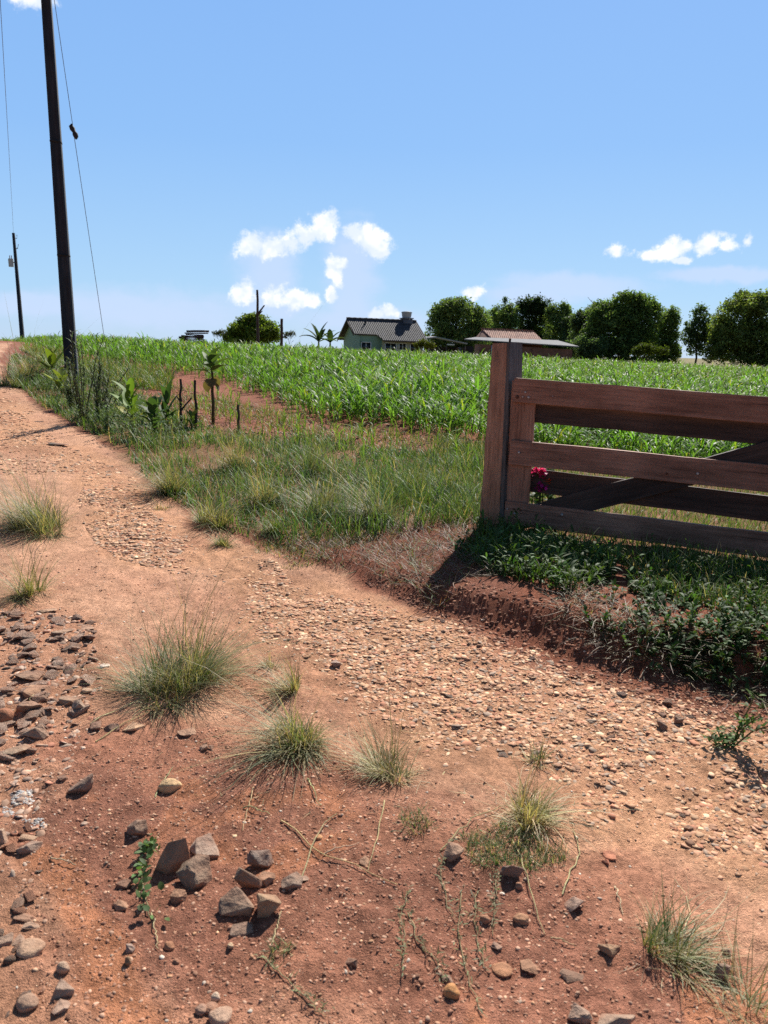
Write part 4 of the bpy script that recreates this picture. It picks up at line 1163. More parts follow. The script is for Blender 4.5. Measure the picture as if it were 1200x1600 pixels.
def build_verge():
    r = np.random.default_rng(21)
    parts = []
    A = area(VERGE)
    q = scatter(VERGE, int(min(A * 640, 90000)), r)
    d = np.hypot(q[:, 0], q[:, 1])
    q = q[r.random(len(q)) < np.clip(9.0 / d, .25, 1)]
    q = clumpy(q, r, 1.3, 51, -.42, .02)
    hmod = 1 + 1.1 * fbm(q[:, 0] * 1.1, q[:, 1] * 1.1, 52, 3)
    parts.append(blades_on(q, r, .165 * hmod, .006 + .0006 * np.hypot(q[:, 0], q[:, 1]) , (0, .5), (.3, 1.5), 4, ((GREEN * (.85, 1.1, .9), .35), (BLUEG * (.9, 1.1, .9), .25), (LIME * 1.3, .5), (STRAW, .06))))
    # creeping low grass along the edge of the track
    E = poly([(380, 845), (440, 890), (520, 880), (560, 850), (640, 835), (560, 820), (420, 830)])
    q = scatter(E, 2600, r); q = clumpy(q, r, 3, 55)
    parts.append(blades_on(q, r, .06, .005, (.2, 1.1), (.2, .9), 3, ((LIME, .6), (GREEN, .3), (STRAW, .3))))
    V, F, C = join(parts)
    tag(link('verge_grass', mesh_np('verge_grass', V, F, C, M['grass'])), 'fine grey green grass growing between the track and the field', 'grass', kind='stuff')
    # seed heads: pale thin stalks rising above the grass
    P = poly([(240, 700), (330, 680), (480, 700), (640, 730), (720, 780), (600, 810), (430, 810), (300, 780)])
    q = scatter(P, 750, r); q = clumpy(q, r, 1.4, 57, -.2, .15)
    a = blades_on(q, r, .34, .0042, (0, .35), (.2, 1.0), 5, ((STRAW, .5), (BLUEG * 1.5, .5)))
    tag(link('seeding_grass', mesh_np('seeding_grass', *a, M['grass'])), 'pale seeding grass stalks above the verge', 'grass', kind='stuff')
    # lawn behind the gate
    q = scatter(LAWN, 26000, r)
    q = q[np.hypot(q[:, 0], q[:, 1]) < 16]
    a1 = blades_on(q, r, .10 + .05 * fbm(q[:, 0], q[:, 1], 58, 3), .007, (0, .7), (.2, 1.2), 3, ((LIME * 1.3, .75), (GREEN, .2), (STRAW, .06)))
    EDGE = poly([(690, 690), (770, 692), (770, 760), (750, 825), (640, 830), (560, 800), (640, 740)])
    q = scatter(EDGE, 5200, r); q = clumpy(q, r, 1.5, 59, -.3, .1)
    a2 = blades_on(q, r, .20, .007, (0, .5), (.2, 1.2), 4, ((LIME, .7), (GREEN, .2), (STRAW, .15)))
    V, F, C = join([a1, a2])
    tag(link('lawn_grass', mesh_np('lawn_grass', V, F, C, M['grass'])), 'short bright grass behind the gate', 'grass', kind='stuff')
    # dry straw and roots on the bank
    q = scatter(THATCH, 2300, r)
    a1 = blades_on(q, r, .16, .0045, (.7, 1.5), (.1, .9), 4, ((STRAW * .4, .25), (np.array([.17, .088, .052]), .6), (LIME, .2)), .25)
    B2 = poly([(690, 850), (760, 900), (900, 960), (960, 1025), (1150, 1095), (1250, 1120), (1250, 1040), (1000, 960), (860, 890), (760, 830)])
    q = scatter(B2, 4200, r); q = clumpy(q, r, 2.2, 60, -.2, .1)
    a2 = blades_on(q, r, .15, .0045, (.8, 1.7), (.1, .9), 4, ((STRAW * .55, .5), (np.array([.16, .10, .065]), .5)), .25)
    V, F, C = join([a1, a2])
    tag(link('dry_straw', mesh_np('dry_straw', V, F, C, M['grass'])), 'dry brown straw and roots matted on the bank', 'straw', kind='stuff')
    # thin straw litter on the bare ground
    P = poly([(380, 1000), (560, 1060), (720, 1180), (900, 1250), (900, 1350), (700, 1330), (520, 1300), (330, 1280), (170, 1150), (180, 1050), (250, 1000)])
    q = scatter(P, 900, r); q = clumpy(q, r, 2.5, 61, -.15, .2)
    a = blades_on(q, r, .085, .0024, (1.35, 1.6), (-.1, .25), 3, ((STRAW, .8), (STRAW * .6, .3)), .25)
    tag(link('straw_litter', mesh_np('straw_litter', *a, M['grass'])), 'scattered dry grass bits on the bare soil', 'straw', kind='stuff')
build_verge()

def sprigs(xy, r, h, nl, leafL, leafW, col, stemcol=(.09, .08, .03), upright=.5, var=.25, droop=(.6, 1.5)):
    """small leafy plants: thin stems with paired leaves"""
    n = len(xy); z = HV(xy)
    h = h * np.exp(r.normal(0, .3, n))
    az = r.uniform(0, 6.28, n); t0 = r.uniform(0, upright, n); t1 = t0 + r.uniform(0, .6, n)
    b0 = np.column_stack([xy, z - .01])
    S = ribbons(b0, az, t0, t1, h, .005 * np.ones(n), 3, jit(stemcol, n, .2, r), 'blade')
    i = np.repeat(np.arange(n), nl); k = np.tile((np.arange(nl) + .6) / nl, n)
    m = t0[i] + (t1 - t0)[i] * k * .5
    P = b0[i] + np.column_stack([np.cos(az[i]) * np.sin(m), np.sin(az[i]) * np.sin(m), np.cos(m)]) * (h[i] * k)[:, None]
    c = jit(col, n, var, r)[i] * np.exp(r.normal(0, .15, (len(i), 1)))
    th = r.uniform(.4, 1.2, len(i))
    Lf = ribbons(P, r.uniform(0, 6.28, len(i)), th, th + r.uniform(droop[0] - .5, droop[1] - .5, len(i)), leafL * np.exp(r.normal(0, .25, len(i))), leafW * np.exp(r.normal(0, .2, len(i))), 3, c, 'leaf', fold=.2)
    return join([S, Lf])
def build_undergrowth():
    r = np.random.default_rng(31)
    q = scatter(UNDER, 1050, r); q = clumpy(q, r, 1.6, 71, -.3, .15)
    d = np.hypot(q[:, 0], q[:, 1])
    a = sprigs(q, r, .09, 9, .038, .018, DARKG * 1.25, upright=1.2)
    T = poly([(745, 825), (960, 872), (960, 905), (900, 930), (760, 900), (735, 870)])
    q = scatter(T, 300, r)
    b_ = sprigs(q, r, .12, 9, .06, .017, DARKG * 1.5, upright=.6)
    q = scatter(T, 1400, r)
    c = blades_on(q, r, .16, .007, (0, .8), (.4, 1.5), 4, ((DARKG * 1.6, .6), (LIME, .4)))
    T2 = poly([(960, 870), (1250, 900), (1300, 990), (1150, 960), (1000, 930)])
    q = scatter(T2, 3600, r)
    d_ = blades_on(q, r, .12, .007, (0, .8), (.3, 1.3), 3, ((LIME * .8, .45), (DARKG * 1.5, .5), (STRAW, .12)))
    T3 = poly([(900, 960), (1060, 930), (1260, 1000), (1260, 1105), (1160, 1090), (1060, 1055), (960, 1010)])
    q = scatter(T3, 420, r); q = clumpy(q, r, 2.5, 72, -.3, .15)
    e = sprigs(q, r, .10, 9, .036, .018, DARKG * 1.3, upright=1.3)
    V, F, C = join([a, b_, c, d_, e])
    tag(link('bank_undergrowth', mesh_np('bank_undergrowth', V, F, C, M['weed'])), 'dark leafy weeds covering the bank under the gate', 'weeds', kind='stuff')
    # low broad weeds in the verge near the pole
    P = poly([(60, 600), (110, 575), (180, 600), (250, 655), (300, 700), (210, 700), (140, 680), (70, 635)])
    q = scatter(P, 900, r); q = clumpy(q, r, .9, 73, -.4, .05)
    a = sprigs(q, r, .34, 20, .06, .013, np.array([.12, .175, .07]), upright=.6)
    tag(link('verge_weeds', mesh_np('verge_weeds', *a, M['weed'])), 'mixed green weeds around the foot of the near pole', 'weeds', kind='stuff')
build_undergrowth()

def build_strip_weeds():
    r = np.random.default_rng(35)
    q = scatter(FARSOIL, 9000, r); q = clumpy(q, r, .8, 91, -.1, .3)
    a = blades_on(q, r, .15, .012, (0, .9), (.2, 1.2), 3, ((LIME * 1.1, .5), (np.array([.26, .22, .07]), .25), (STRAW * .7, .3)))
    LW = poly([(30, 546), (130, 563), (200, 576), (270, 588), (265, 612), (170, 603), (80, 573)])
    q = scatter(LW, 9000, r); q = clumpy(q, r, .5, 92, -.45, .1)
    b_ = blades_on(q, r, .27, .020, (0, .8), (.2, 1.2), 3, ((LIME * 1.15, .65), (np.array([.26, .24, .07]), .25), (STRAW * .7, .15)))
    a = join([a, b_])
    tag(link('strip_weeds', mesh_np('strip_weeds', *a, M['grass'])), 'sparse yellowish weeds on the bare red strip before the field', 'weeds', kind='stuff')
build_strip_weeds()
# ---- single grass tufts
TUFTS = []
def tuft(label, px, py, n, L_, r0, seed, greens=((GREEN, .6), (STRAW, .4)), spread=1.5, lean=(0, 0), stalks=0, W=.0034, group='dry grass tufts', name='grass_tuft', stalkL=1.6, skirt=.25):
    r = np.random.default_rng(seed)
    p = G(px, py)
    root = empty(name, p)
    tag(root, label, 'grass tuft', group)
    TUFTS.append((p.x, p.y, L_))
    az_l = r.uniform(0, 6.28); lop = r.uniform(.2, .5); lean = (lean[0] + r.normal(0, .13), lean[1] + r.normal(0, .10))
    ks = 5 if n > 500 else 3
    sa = r.uniform(0, 6.28, ks); sr = r0 * r.uniform(.35, 1.25, ks)
    SUBC = np.column_stack([np.cos(sa) * sr, np.sin(sa) * sr, np.cos(sa) * .28 + r.normal(0, .2, ks), np.sin(sa) * .28 + r.normal(0, .2, ks), r.uniform(.55, 1.15, ks)])
    def make(nm, n, cols, Lk, t0, t1, w, tips=None, pw=1.2):
        rad = r0 * np.sqrt(r.random(n)); az = r.uniform(0, 6.28, n)
        sub = r.integers(0, len(SUBC), n)
        xy = np.column_stack([np.cos(az) * rad, np.sin(az) * rad]) * .62 + SUBC[sub, :2]
        z = H(p.x + xy[:, 0], p.y + xy[:, 1]) - p.z - .008
        azb = az + r.normal(0, .7, n)
        th0 = np.clip(r.uniform(t0[0], t0[1], n) + rad / r0 * .25, 0, 1.6); th1 = th0 + r.uniform(t1[0], t1[1], n)
        vx, vy = np.cos(azb) * np.sin(th0) + lean[0] + SUBC[sub, 2], np.sin(azb) * np.sin(th0) + lean[1] + SUBC[sub, 3]
        th0 = np.clip(np.hypot(vx, vy), 0, 1.45); th1 = np.minimum(th0 + r.uniform(t1[0], t1[1], n), 2.3)
        azb = np.arctan2(vy, vx)
        w_ = np.array([c[1] for c in cols]); idx = r.choice(len(cols), n, p=w_ / w_.sum()); col = np.zeros((n, 3))
        for k, (c, _) in enumerate(cols):
            m = idx == k
            if m.any(): col[m] = jit(c, m.sum(), .2, r)
        V, F, C = ribbons(np.column_stack([xy, z]), azb, th0, th1, Lk * np.exp(r.normal(-.08, .42, n)) * (1 + lop * np.cos(azb - az_l)) * SUBC[sub, 4], w * np.exp(r.normal(0, .2, n)), 5, col, 'blade', pw, r.normal(0, .35, n), tips)
        # blades that droop come to rest on the soil
        g = H(p.x + V[:, 0], p.y + V[:, 1]) - p.z + .004
        V[:, 2] = np.maximum(V[:, 2], g - .006)
        return link(nm, mesh_np(nm, V, F, C, M['grass']), root)
    make('leaf_blades', n, greens, L_, (0, 1.15), (.25, spread), W, np.asarray(greens[0][0]) * .6 + STRAW * .4)
    ns = int(n * skirt)
    if ns: make('dry_blades', ns, ((STRAW, .7), (STRAW * .55, .4)), L_ * .9, (.6, 1.35), (.3, 1.1), W * .9)
    if stalks: make('seed_stalks', stalks, ((STRAW * .75, .6), (np.array([.2, .14, .07]), .5)), L_ * stalkL, (.0, .5), (.0, .7), W * .62)
    return root
tuft('large blue green grass tuft on the track, at the left frame edge', 72, 826, 1000, .36, .17, 1, ((BLUEG * 1.1, .75), (STRAW, .3)), 1.2, stalks=60, W=.0042, stalkL=1.4)
tuft('sparse grass tuft above the rubble of flat stones, at the left frame edge', 45, 932, 300, .26, .07, 2, ((GREEN, .6), (STRAW, .45)), 1.0, stalks=30)
tuft('biggest green tuft of the foreground, leaning left over the dark stones', 268, 1080, 900, .27, .13, 3, ((BLUEG, .4), (LIME, .3), (STRAW, .35)), 1.35, (-.14, .02), stalks=40)
tuft('yellow green tuft joined to the right rear of the biggest foreground tuft', 322, 1055, 300, .24, .07, 4, ((LIME, .4), (STRAW, .5)), 1.1, (.2, .1), stalks=26)
tuft('smallest dry tuft, beside the gravel behind the second largest tuft', 425, 1042, 110, .085, .03, 5, ((STRAW, .6), (GREEN, .4)), 1.3)
tuft('narrow upright tuft just behind the second largest foreground tuft', 462, 1076, 190, .15, .04, 6, ((GREEN, .5), (STRAW, .6)), .9, stalks=14)
tuft('second largest foreground tuft, grey green with a thick beard of dry blades', 455, 1155, 640, .19, .10, 7, ((BLUEG, .45), (STRAW, .5), (GREEN, .2)), 1.3, stalks=30, skirt=.45)
tuft('straw coloured tuft in the middle foreground, with one tall thin stalk', 612, 1210, 280, .135, .06, 8, ((STRAW, .6), (GREEN, .4)), 1.25, stalks=16, skirt=.5, stalkL=1.9)
tuft('bleached pale tuft on the edge of the gravel above a short green patch', 815, 1268, 420, .145, .07, 9, ((STRAW * 1.15, .8), (GREEN, .35)), 1.3, stalks=24, skirt=.5)
tuft('little half dry tuft in the gravel behind the bleached tuft', 840, 1188, 110, .09, .025, 10, ((STRAW, .6), (GREEN, .5)), 1.2)
tuft('low tuft of dry and green blades at the bottom right, near the frame corner', 1022, 1500, 380, .105, .07, 11, ((GREEN, .5), (STRAW, .5), (DARKG * 2, .3)), 1.4, (.12, -.1), stalks=14, skirt=.5, W=.003)
tuft('thin grass clump cut off by the bottom right corner', 1185, 1600, 150, .09, .09, 12, ((GREEN, .6), (STRAW, .6)), 1.3, W=.0026)
VT = 'tall grass tufts on the verge'
for k, (px, py, n, L_, lab, g) in enumerate([
        (272, 768, 700, .55, 'tall pale tuft at the left end of the verge grass beside the track', ((BLUEG, .6), (STRAW, .5))),
        (335, 818, 420, .36, 'yellowish tuft standing out from the verge into the track edge', ((LIME, .4), (STRAW, .6))),
        (408, 786, 620, .46, 'grey green verge tuft behind the small bright tuft', ((BLUEG, .7), (STRAW, .4))),
        (430, 832, 240, .22, 'small bright green tuft at the lower verge edge, alone on the soil', ((LIME, .8), (STRAW, .2))),
        (505, 806, 620, .44, 'olive verge tuft with a dark base in the middle of the verge', ((GREEN, .7), (STRAW, .35))),
        (600, 815, 720, .42, 'widest blue green verge tuft, arching to both sides', ((BLUEG, .8), (STRAW, .2))),
        (640, 770, 480, .44, 'bushy green verge tuft nearest the field soil', ((LIME, .6), (BLUEG, .4))),
        (700, 775, 420, .36, 'dark green tuft between the widest verge tuft and the gatepost', ((LIME, .8), (GREEN, .3))),
        (350, 852, 260, .13, 'flat sprawling half dry tuft on the track edge below the verge', ((LIME, .5), (STRAW, .6))),
        (255, 795, 130, .13, 'small brown dried tuft on the gravel left of the verge', ((STRAW * .8, .8), (GREEN, .2))),
        (370, 735, 520, .50, 'tall seeding tuft at the back of the verge under the big leaved stalk', ((BLUEG, .5), (STRAW, .6))),
        (480, 740, 480, .46, 'tall thin tuft at the back of the verge beside the bare red strip', ((BLUEG, .6), (GREEN, .4)))]):
    tuft(lab, px, py, n, L_ * .76, .10 if L_ > .3 else .05, 40 + k, g, 1.3, stalks=int(n * .06), W=.0055 if L_ > .3 else .004, group=VT)
tuft('soft grey grass clump beside the track, left of the dark boulder', 45, 590, 420, .75, .22, 60, ((BLUEG, .6), (STRAW, .5)), 1.1, stalks=40, W=.010, group=VT)
tuft('rounded dark green tuft at the edge of the far track', 18, 605, 360, .55, .2, 61, ((GREEN, .7), (DARKG * 2, .4)), 1.2, W=.010, group=VT)

def tuft_litter():
    r = np.random.default_rng(43); parts = []
    for x, y, l in TUFTS:
        n = int(170 * min(1, l / .25)); rad = l * (.35 + 1.0 * r.random(n) ** 1.3); a = r.uniform(0, 6.28, n)
        parts.append(blades_on(np.column_stack([x + rad * np.cos(a), y + rad * np.sin(a)]), r, .055 + .12 * l, .0018 + .003 * l, (1.3, 1.62), (-.12, .25), 3, ((STRAW, .7), (STRAW * .55, .4)), .25))
    tag(link('fallen_straw', mesh_np('fallen_straw', *join(parts), M['grass'])), 'dead straw fallen around the grass tufts', 'straw', kind='stuff')
tuft_litter()
# short green mat under the bleached tuft, and other small mats
def mats():
    r = np.random.default_rng(41)
    P1 = poly([(720, 1320), (790, 1290), (880, 1310), (890, 1340), (830, 1365), (740, 1365)])
    P2 = poly([(620, 1280), (670, 1270), (680, 1300), (640, 1320)]); P3 = poly([(420, 1490), (450, 1480), (470, 1500), (430, 1520)])
    parts = []
    for P, n in ((P1, 2600), (P2, 400), (P3, 250)):
        q = scatter(P, n, r); q = clumpy(q, r, 6, 81, -.3, .2)
        parts.append(blades_on(q, r, .035, .0028, (.1, 1.2), (.1, 1.0), 3, ((np.array([.10, .17, .06]), .7), (STRAW, .35))))
    tag(link('short_grass', mesh_np('short_grass', *join(parts), M['grass'])), 'short creeping green grass on the red soil', 'grass', kind='stuff')
mats()

# ---- leafy plants
def leafy(name, label, cat, px, py, h, nleaf, leafL, leafW, col, seed, h0=.15, stem_r=.012, th=(.5, 1.0), bend=(.3, 1.1), group=None, yellow=0, lowdry=0, top=1.0, stemcol=(.10, .085, .035)):
    r = np.random.default_rng(seed)
    p = G(px, py)
    root = empty(name, p); tag(root, label, cat, group)
    b = MB(); pts = [(r.normal(0, .01), r.normal(0, .01), -.03 + (h + .03) * i / 6) for i in range(7)]
    b.tube(pts, np.linspace(stem_r, stem_r * .6, 7), 8, stemcol); b.build('stem', M['bark'], root)
    for k in range(nleaf):
        f = (k + .5) / nleaf
        z = h * (h0 + (top - h0) * f)
        az = k * 2.4 + r.normal(0, .3)
        up = 1 - f * .75
        t0 = r.uniform(*th) * (.35 + .65 * up); t1 = t0 + r.uniform(*bend)
        c = np.asarray(col) * np.exp(r.normal(0, .15)); dry = k < lowdry
        if k < yellow: c = np.array([.30, .28, .03])
        if dry: c = np.array([.16, .12, .06]); t0, t1 = 2.2, 3.0
        V, F, C = ribbons(np.array([[pts[3][0], pts[3][1], z]]), az, t0, t1, leafL * (.55 if dry else 1) * r.uniform(.75, 1.15) * (1 - .35 * f * (f > .8)), leafW * r.uniform(.8, 1.15), 7, c, 'leaf', 1.2, fold=.3)
        link('leaf', mesh_np('leaf', V, F, C, M['weed'], True), root)
    return root
TB = np.array([.085, .145, .030])
def hpx(px, py, top):   # height in metres of an upright thing from its foot and top pixel rows
    p = G(px, py); t = at(px, top, p.y); return t.z - p.z
leafy('leafy_plant', 'leafy plant with broad leaves on a tall bare stalk, the tallest of its kind', 'plant', 333, 664, hpx(333, 664, 558), 14, .40, .19, (.10, .17, .05), 1, .62, .030, (.8, 1.4), (.4, 1.0), None, 0, 4, 1.0, (.09, .065, .03))
LP = 'broad leaved plants in the verge'
leafy('leafy_plant', 'broad leaved plant with bright upright leaves and two yellowing lower ones', 'plant', 205, 668, hpx(205, 668, 606), 14, .42, .15, (.12, .20, .03), 2, .1, .02, (.6, 1.0), (.1, .6), LP, 2)
leafy('leafy_plant', 'low bushy broad leaved plant between the bright one and the dead stalks', 'plant', 243, 684, hpx(243, 684, 634), 16, .30, .13, (.06, .11, .035), 3, .1, .02, (.6, 1.2), (.3, .9), LP)
leafy('leafy_plant', 'dark upright leaves behind the low bushy broad leaved plant', 'plant', 262, 672, hpx(262, 672, 622), 8, .40, .11, (.05, .10, .03), 4, .1, .016, (.3, .8), (.1, .5), LP)
leafy('leafy_plant', 'yellow green young plant left of the dark boulder at the pole', 'plant', 82, 592, hpx(82, 592, 562), 9, .55, .16, (.16, .22, .03), 5, .1, .02, (.5, 1.0), (.1, .6), LP)
leafy('leafy_plant', 'pale yellow green plant just below the dark boulder at the pole', 'plant', 96, 618, hpx(96, 618, 592), 9, .40, .16, (.17, .21, .04), 6, .1, .02, (.6, 1.2), (.1, .6), LP)
leafy('leafy_plant', 'small pale leaves at the foot of the dead stalks', 'plant', 300, 672, hpx(300, 672, 650), 7, .22, .09, (.13, .19, .04), 7, .1, .012, (.5, 1.2), (.1, .6), LP)

stick_stuff = [(284, 592, 668, 'dark dead stalk with a bent side shoot, left of the three thin ones', ((.35, .16, .20, .018), (.5, -.08, .10, .015))),
               (307, 594, 672, 'straight dead stalk between the bent stalk and the tall leafy plant', ()),
               (373, 632, 682, 'short dead stalk standing alone on the bare red strip', ())]
for px, t, bt, lab, br in stick_stuff:
    p = G(px, bt)
    stick_thing('dead_stalk', lab, 'dead stalk', px, t, bt, p.y, .024, .018, br, 'dead stalks at the field edge', bend=.014, sink=.1)

def wispy(label, px, py, h, nst, nl, leafL, leafW, col, seed, spread=.35, flowers=0, name='wispy_weed', cat='weed', curl=(0, .5)):
    r = np.random.default_rng(seed)
    p = G(px, py); root = empty(name, p); tag(root, label, cat, 'wispy weeds by the pole' if name == 'wispy_weed' else None)
    b = MB(); VL = []
    for s in range(nst):
        az = r.uniform(0, 6.28); t = r.uniform(0, spread); hh = h * r.uniform(.6, 1.0)
        d = np.array([math.cos(az) * math.sin(t), math.sin(az) * math.sin(t), math.cos(t)])
        pts = [np.array([r.normal(0, .02), r.normal(0, .02), -.03])]
        for i in range(6):
            d = d + r.normal(0, .08, 3); d /= np.linalg.norm(d)
            pts.append(pts[-1] + d * hh / 6)
        b.tube(pts, np.linspace(.010, .004, 7) * (h / 1.0 * .5 + .5), 5, (.06, .055, .035), False)
        m = nl
        k = r.uniform(.12, 1, m) * 6; i0 = np.minimum(k.astype(int), 5); fr = (k - i0)[:, None]
        pa = np.array(pts); B_ = pa[i0] * (1 - fr) + pa[i0 + 1] * fr
        th = r.uniform(.3, 1.1, m)
        VL.append(ribbons(B_, r.uniform(0, 6.28, m), th, th + r.uniform(0, .8, m), leafL * np.exp(r.normal(0, .3, m)), leafW, 2, jit(col, m, .2, r), 'leaf'))
    b.build('stems', M['bark'], root)
    link('leaves', mesh_np('leaves', *join(VL), M['weed']), root)
    return root
wispy('tall dark wispy weed in front of the near pole, reaching up past its foot', 130, 664, hpx(130, 664, 500), 7, 110, .075, .016, (.115, .15, .085), 1, .18)
wispy('dark wispy weed right of the near pole, second tallest', 155, 658, hpx(155, 658, 545), 9, 80, .08, .018, (.115, .15, .085), 2, .3)
wispy('spreading grey wispy weed leaning towards the broad leaved plants', 168, 650, hpx(168, 650, 560), 8, 70, .08, .016, (.11, .13, .08), 3, .65)
wispy('low grey green wispy weed at the very foot of the near pole', 112, 640, hpx(112, 640, 585), 10, 70, .08, .02, (.10, .13, .075), 4, .5)

def flower_plant():
    r = np.random.default_rng(77)
    q = at(842, 805, 6.40); p = Vector((q.x, q.y, float(H(q.x, q.y))))
    root = empty('flowering_plant', p); tag(root, 'plant with pink and magenta flower heads behind the gate, beside its left upright', 'flowering plant')
    heads = [(838, 738, .060, (.55, .05, .16)), (848, 741, .065, (.60, .05, .20)), (857, 752, .045, (.50, .13, .05)), (844, 764, .060, (.50, .03, .26)), (846, 735, .05, (.62, .06, .18))]
    b = MB(); L_ = []
    for px, py, s, c in heads:
        t = np.array(at(px, py, 6.125)) - np.array(p)
        b.tube([(0, 0, -.03), t * .5 + r.normal(0, .03, 3), t], [.008, .006, .004], 6, (.07, .10, .03))
        m = 26
        th = np.abs(r.normal(.9, .5, m))
        V, F, C = ribbons(t[None] + r.normal(0, s * .28, (m, 3)), r.uniform(0, 6.28, m), th, th + .5, s * .62, s * .42, 3, jit(c, m, .25, r), 'leaf', fold=.3)
        link('flower_head', mesh_np('flower_head', V, F, C, M['flower'], True), root)
    b.build('stems', M['bark'], root)
    q2 = np.array([(r.uniform(-.08, .10), r.uniform(-.22, .10), r.uniform(.10, .46)) for _ in range(90)])
    th = r.uniform(.3, 1.2, 90)
    V, F, C = ribbons(q2, r.uniform(0, 6.28, 90), th, th + .8, .085, .05, 4, jit((.05, .10, .025), 90, .25, r), 'leaf', fold=.3)
    link('leaves', mesh_np('leaves', V, F, C, M['weed'], True), root)
flower_plant()
def creeper(name, label, cat, path, nl, leafL, leafW, col, seed, lift=.03, stem_r=.003, fold=.25, spread=.02, lf_th=(.3, 1.3)):
    """plant that trails along the ground through the given pixels"""
    r = np.random.default_rng(seed)
    pts = [G(a, b_) for a, b_ in path]; p0 = pts[0]
    root = empty(name, p0); tag(root, label, cat)
    fine = []
    for a, c in zip(pts[:-1], pts[1:]):
        for t in np.linspace(0, 1, 6)[:-1]: fine.append(np.array(a) * (1 - t) + np.array(c) * t)
    fine.append(np.array(pts[-1])); fine = np.array(fine)
    fine[:, :2] += r.normal(0, .003, (len(fine), 2)); fine[:, 2] = H(fine[:, 0], fine[:, 1]) + .003 + lift * np.abs(np.sin(np.arange(len(fine)) * .7)) * .5
    fine -= np.array(p0)
    b = MB(); b.tube(fine, np.linspace(stem_r, stem_r * .6, len(fine)), 5, (.30, .24, .13)); b.build('stem', M['bark'], root)
    i = r.integers(0, len(fine), nl); B_ = fine[i] + r.normal(0, spread, (nl, 3)) * (1, 1, .5) + [0, 0, lift * .6]
    B_[:, 2] = np.maximum(B_[:, 2], .004)
    th = r.uniform(*lf_th, nl)
    V, F, C = ribbons(B_, r.uniform(0, 6.28, nl), th, th + r.uniform(.1, .7, nl), leafL * np.exp(r.normal(0, .25, nl)), leafW * np.exp(r.normal(0, .2, nl)), 4, jit(col, nl, .2, r), 'leaf', fold=fold)
    link('leaves', mesh_np('leaves', V, F, C, M['weed'], True), root)
creeper('small_weed', 'small clover-like weed with round green leaves, left of the three leaning slabs', 'weed', [(232, 1435), (226, 1400), (222, 1370), (232, 1340), (236, 1320)], 72, .021, .017, (.12, .19, .07), 1, .018, .002, .15, .016)
def right_weed():
    r = np.random.default_rng(5); p = G(1142, 1168)
    root = empty('leafy_weed', p); tag(root, 'straggling green weed with thin branches at the foot of the bank, right frame edge', 'weed')
    b = MB(); Ls = []
    for px, py, Y in ((1180, 1085, p.y - .02), (1195, 1105, p.y - .06), (1104, 1165, p.y + .02), (1165, 1130, p.y), (1120, 1140, p.y + .04), (1230, 1120, p.y - .1), (1112, 1180, p.y - .06)):
        t = np.array(at(px, py, Y)) - np.array(p); t[2] = max(t[2], .03)
        pts = np.array([(0, 0, -.01), t * .4 + (0, 0, .02), t * .75 + r.normal(0, .008, 3), t]); b.tube(pts, [.004, .0035, .003, .002], 5, (.12, .12, .05))
        m = 26; k = r.uniform(.2, 1, m)[:, None]; th = r.uniform(.4, 1.4, m)
        Ls.append(ribbons(t * k + r.normal(0, .012, (m, 3)) + (0, 0, .01), r.uniform(0, 6.28, m), th, th + .5, .032, .013, 3, jit((.09, .15, .04), m, .25, r), 'leaf', fold=.2))
    b.build('stems', M['bark'], root); link('leaves', mesh_np('leaves', *join(Ls), M['weed'], True), root)
right_weed()
RUN = [([(700, 1330), (688, 1370), (700, 1420), (712, 1440)], 'short creeping grass runner under the tilted square stone'),
       ([(640, 1400), (625, 1440), (632, 1490), (628, 1525)], 'creeping runner at the left, with green tips at both ends'),
       ([(640, 1430), (650, 1475), (680, 1500), (695, 1535)], 'forked creeping runner in the centre of the dark red soil'),
       ([(720, 1400), (715, 1450), (725, 1500), (735, 1540), (752, 1590)], 'longest creeping runner, ending near the bottom frame edge'),
       ([(745, 1395), (740, 1440), (750, 1480), (760, 1515)], 'creeping runner beside the tan pebble group'),
       ([(775, 1375), (772, 1410), (770, 1460)], 'thin creeping runner hanging down from the green mat'),
       ([(405, 1500), (440, 1530), (480, 1565), (505, 1590)], 'creeping runner trailing down right below the central stones')]
for k, (pt, lab) in enumerate(RUN):
    creeper('grass_runner', lab, 'grass runner', pt, 46, .018, .0032, (.20, .21, .11), 20 + k, .006, .0018, .1, .006, (.4, 1.5))
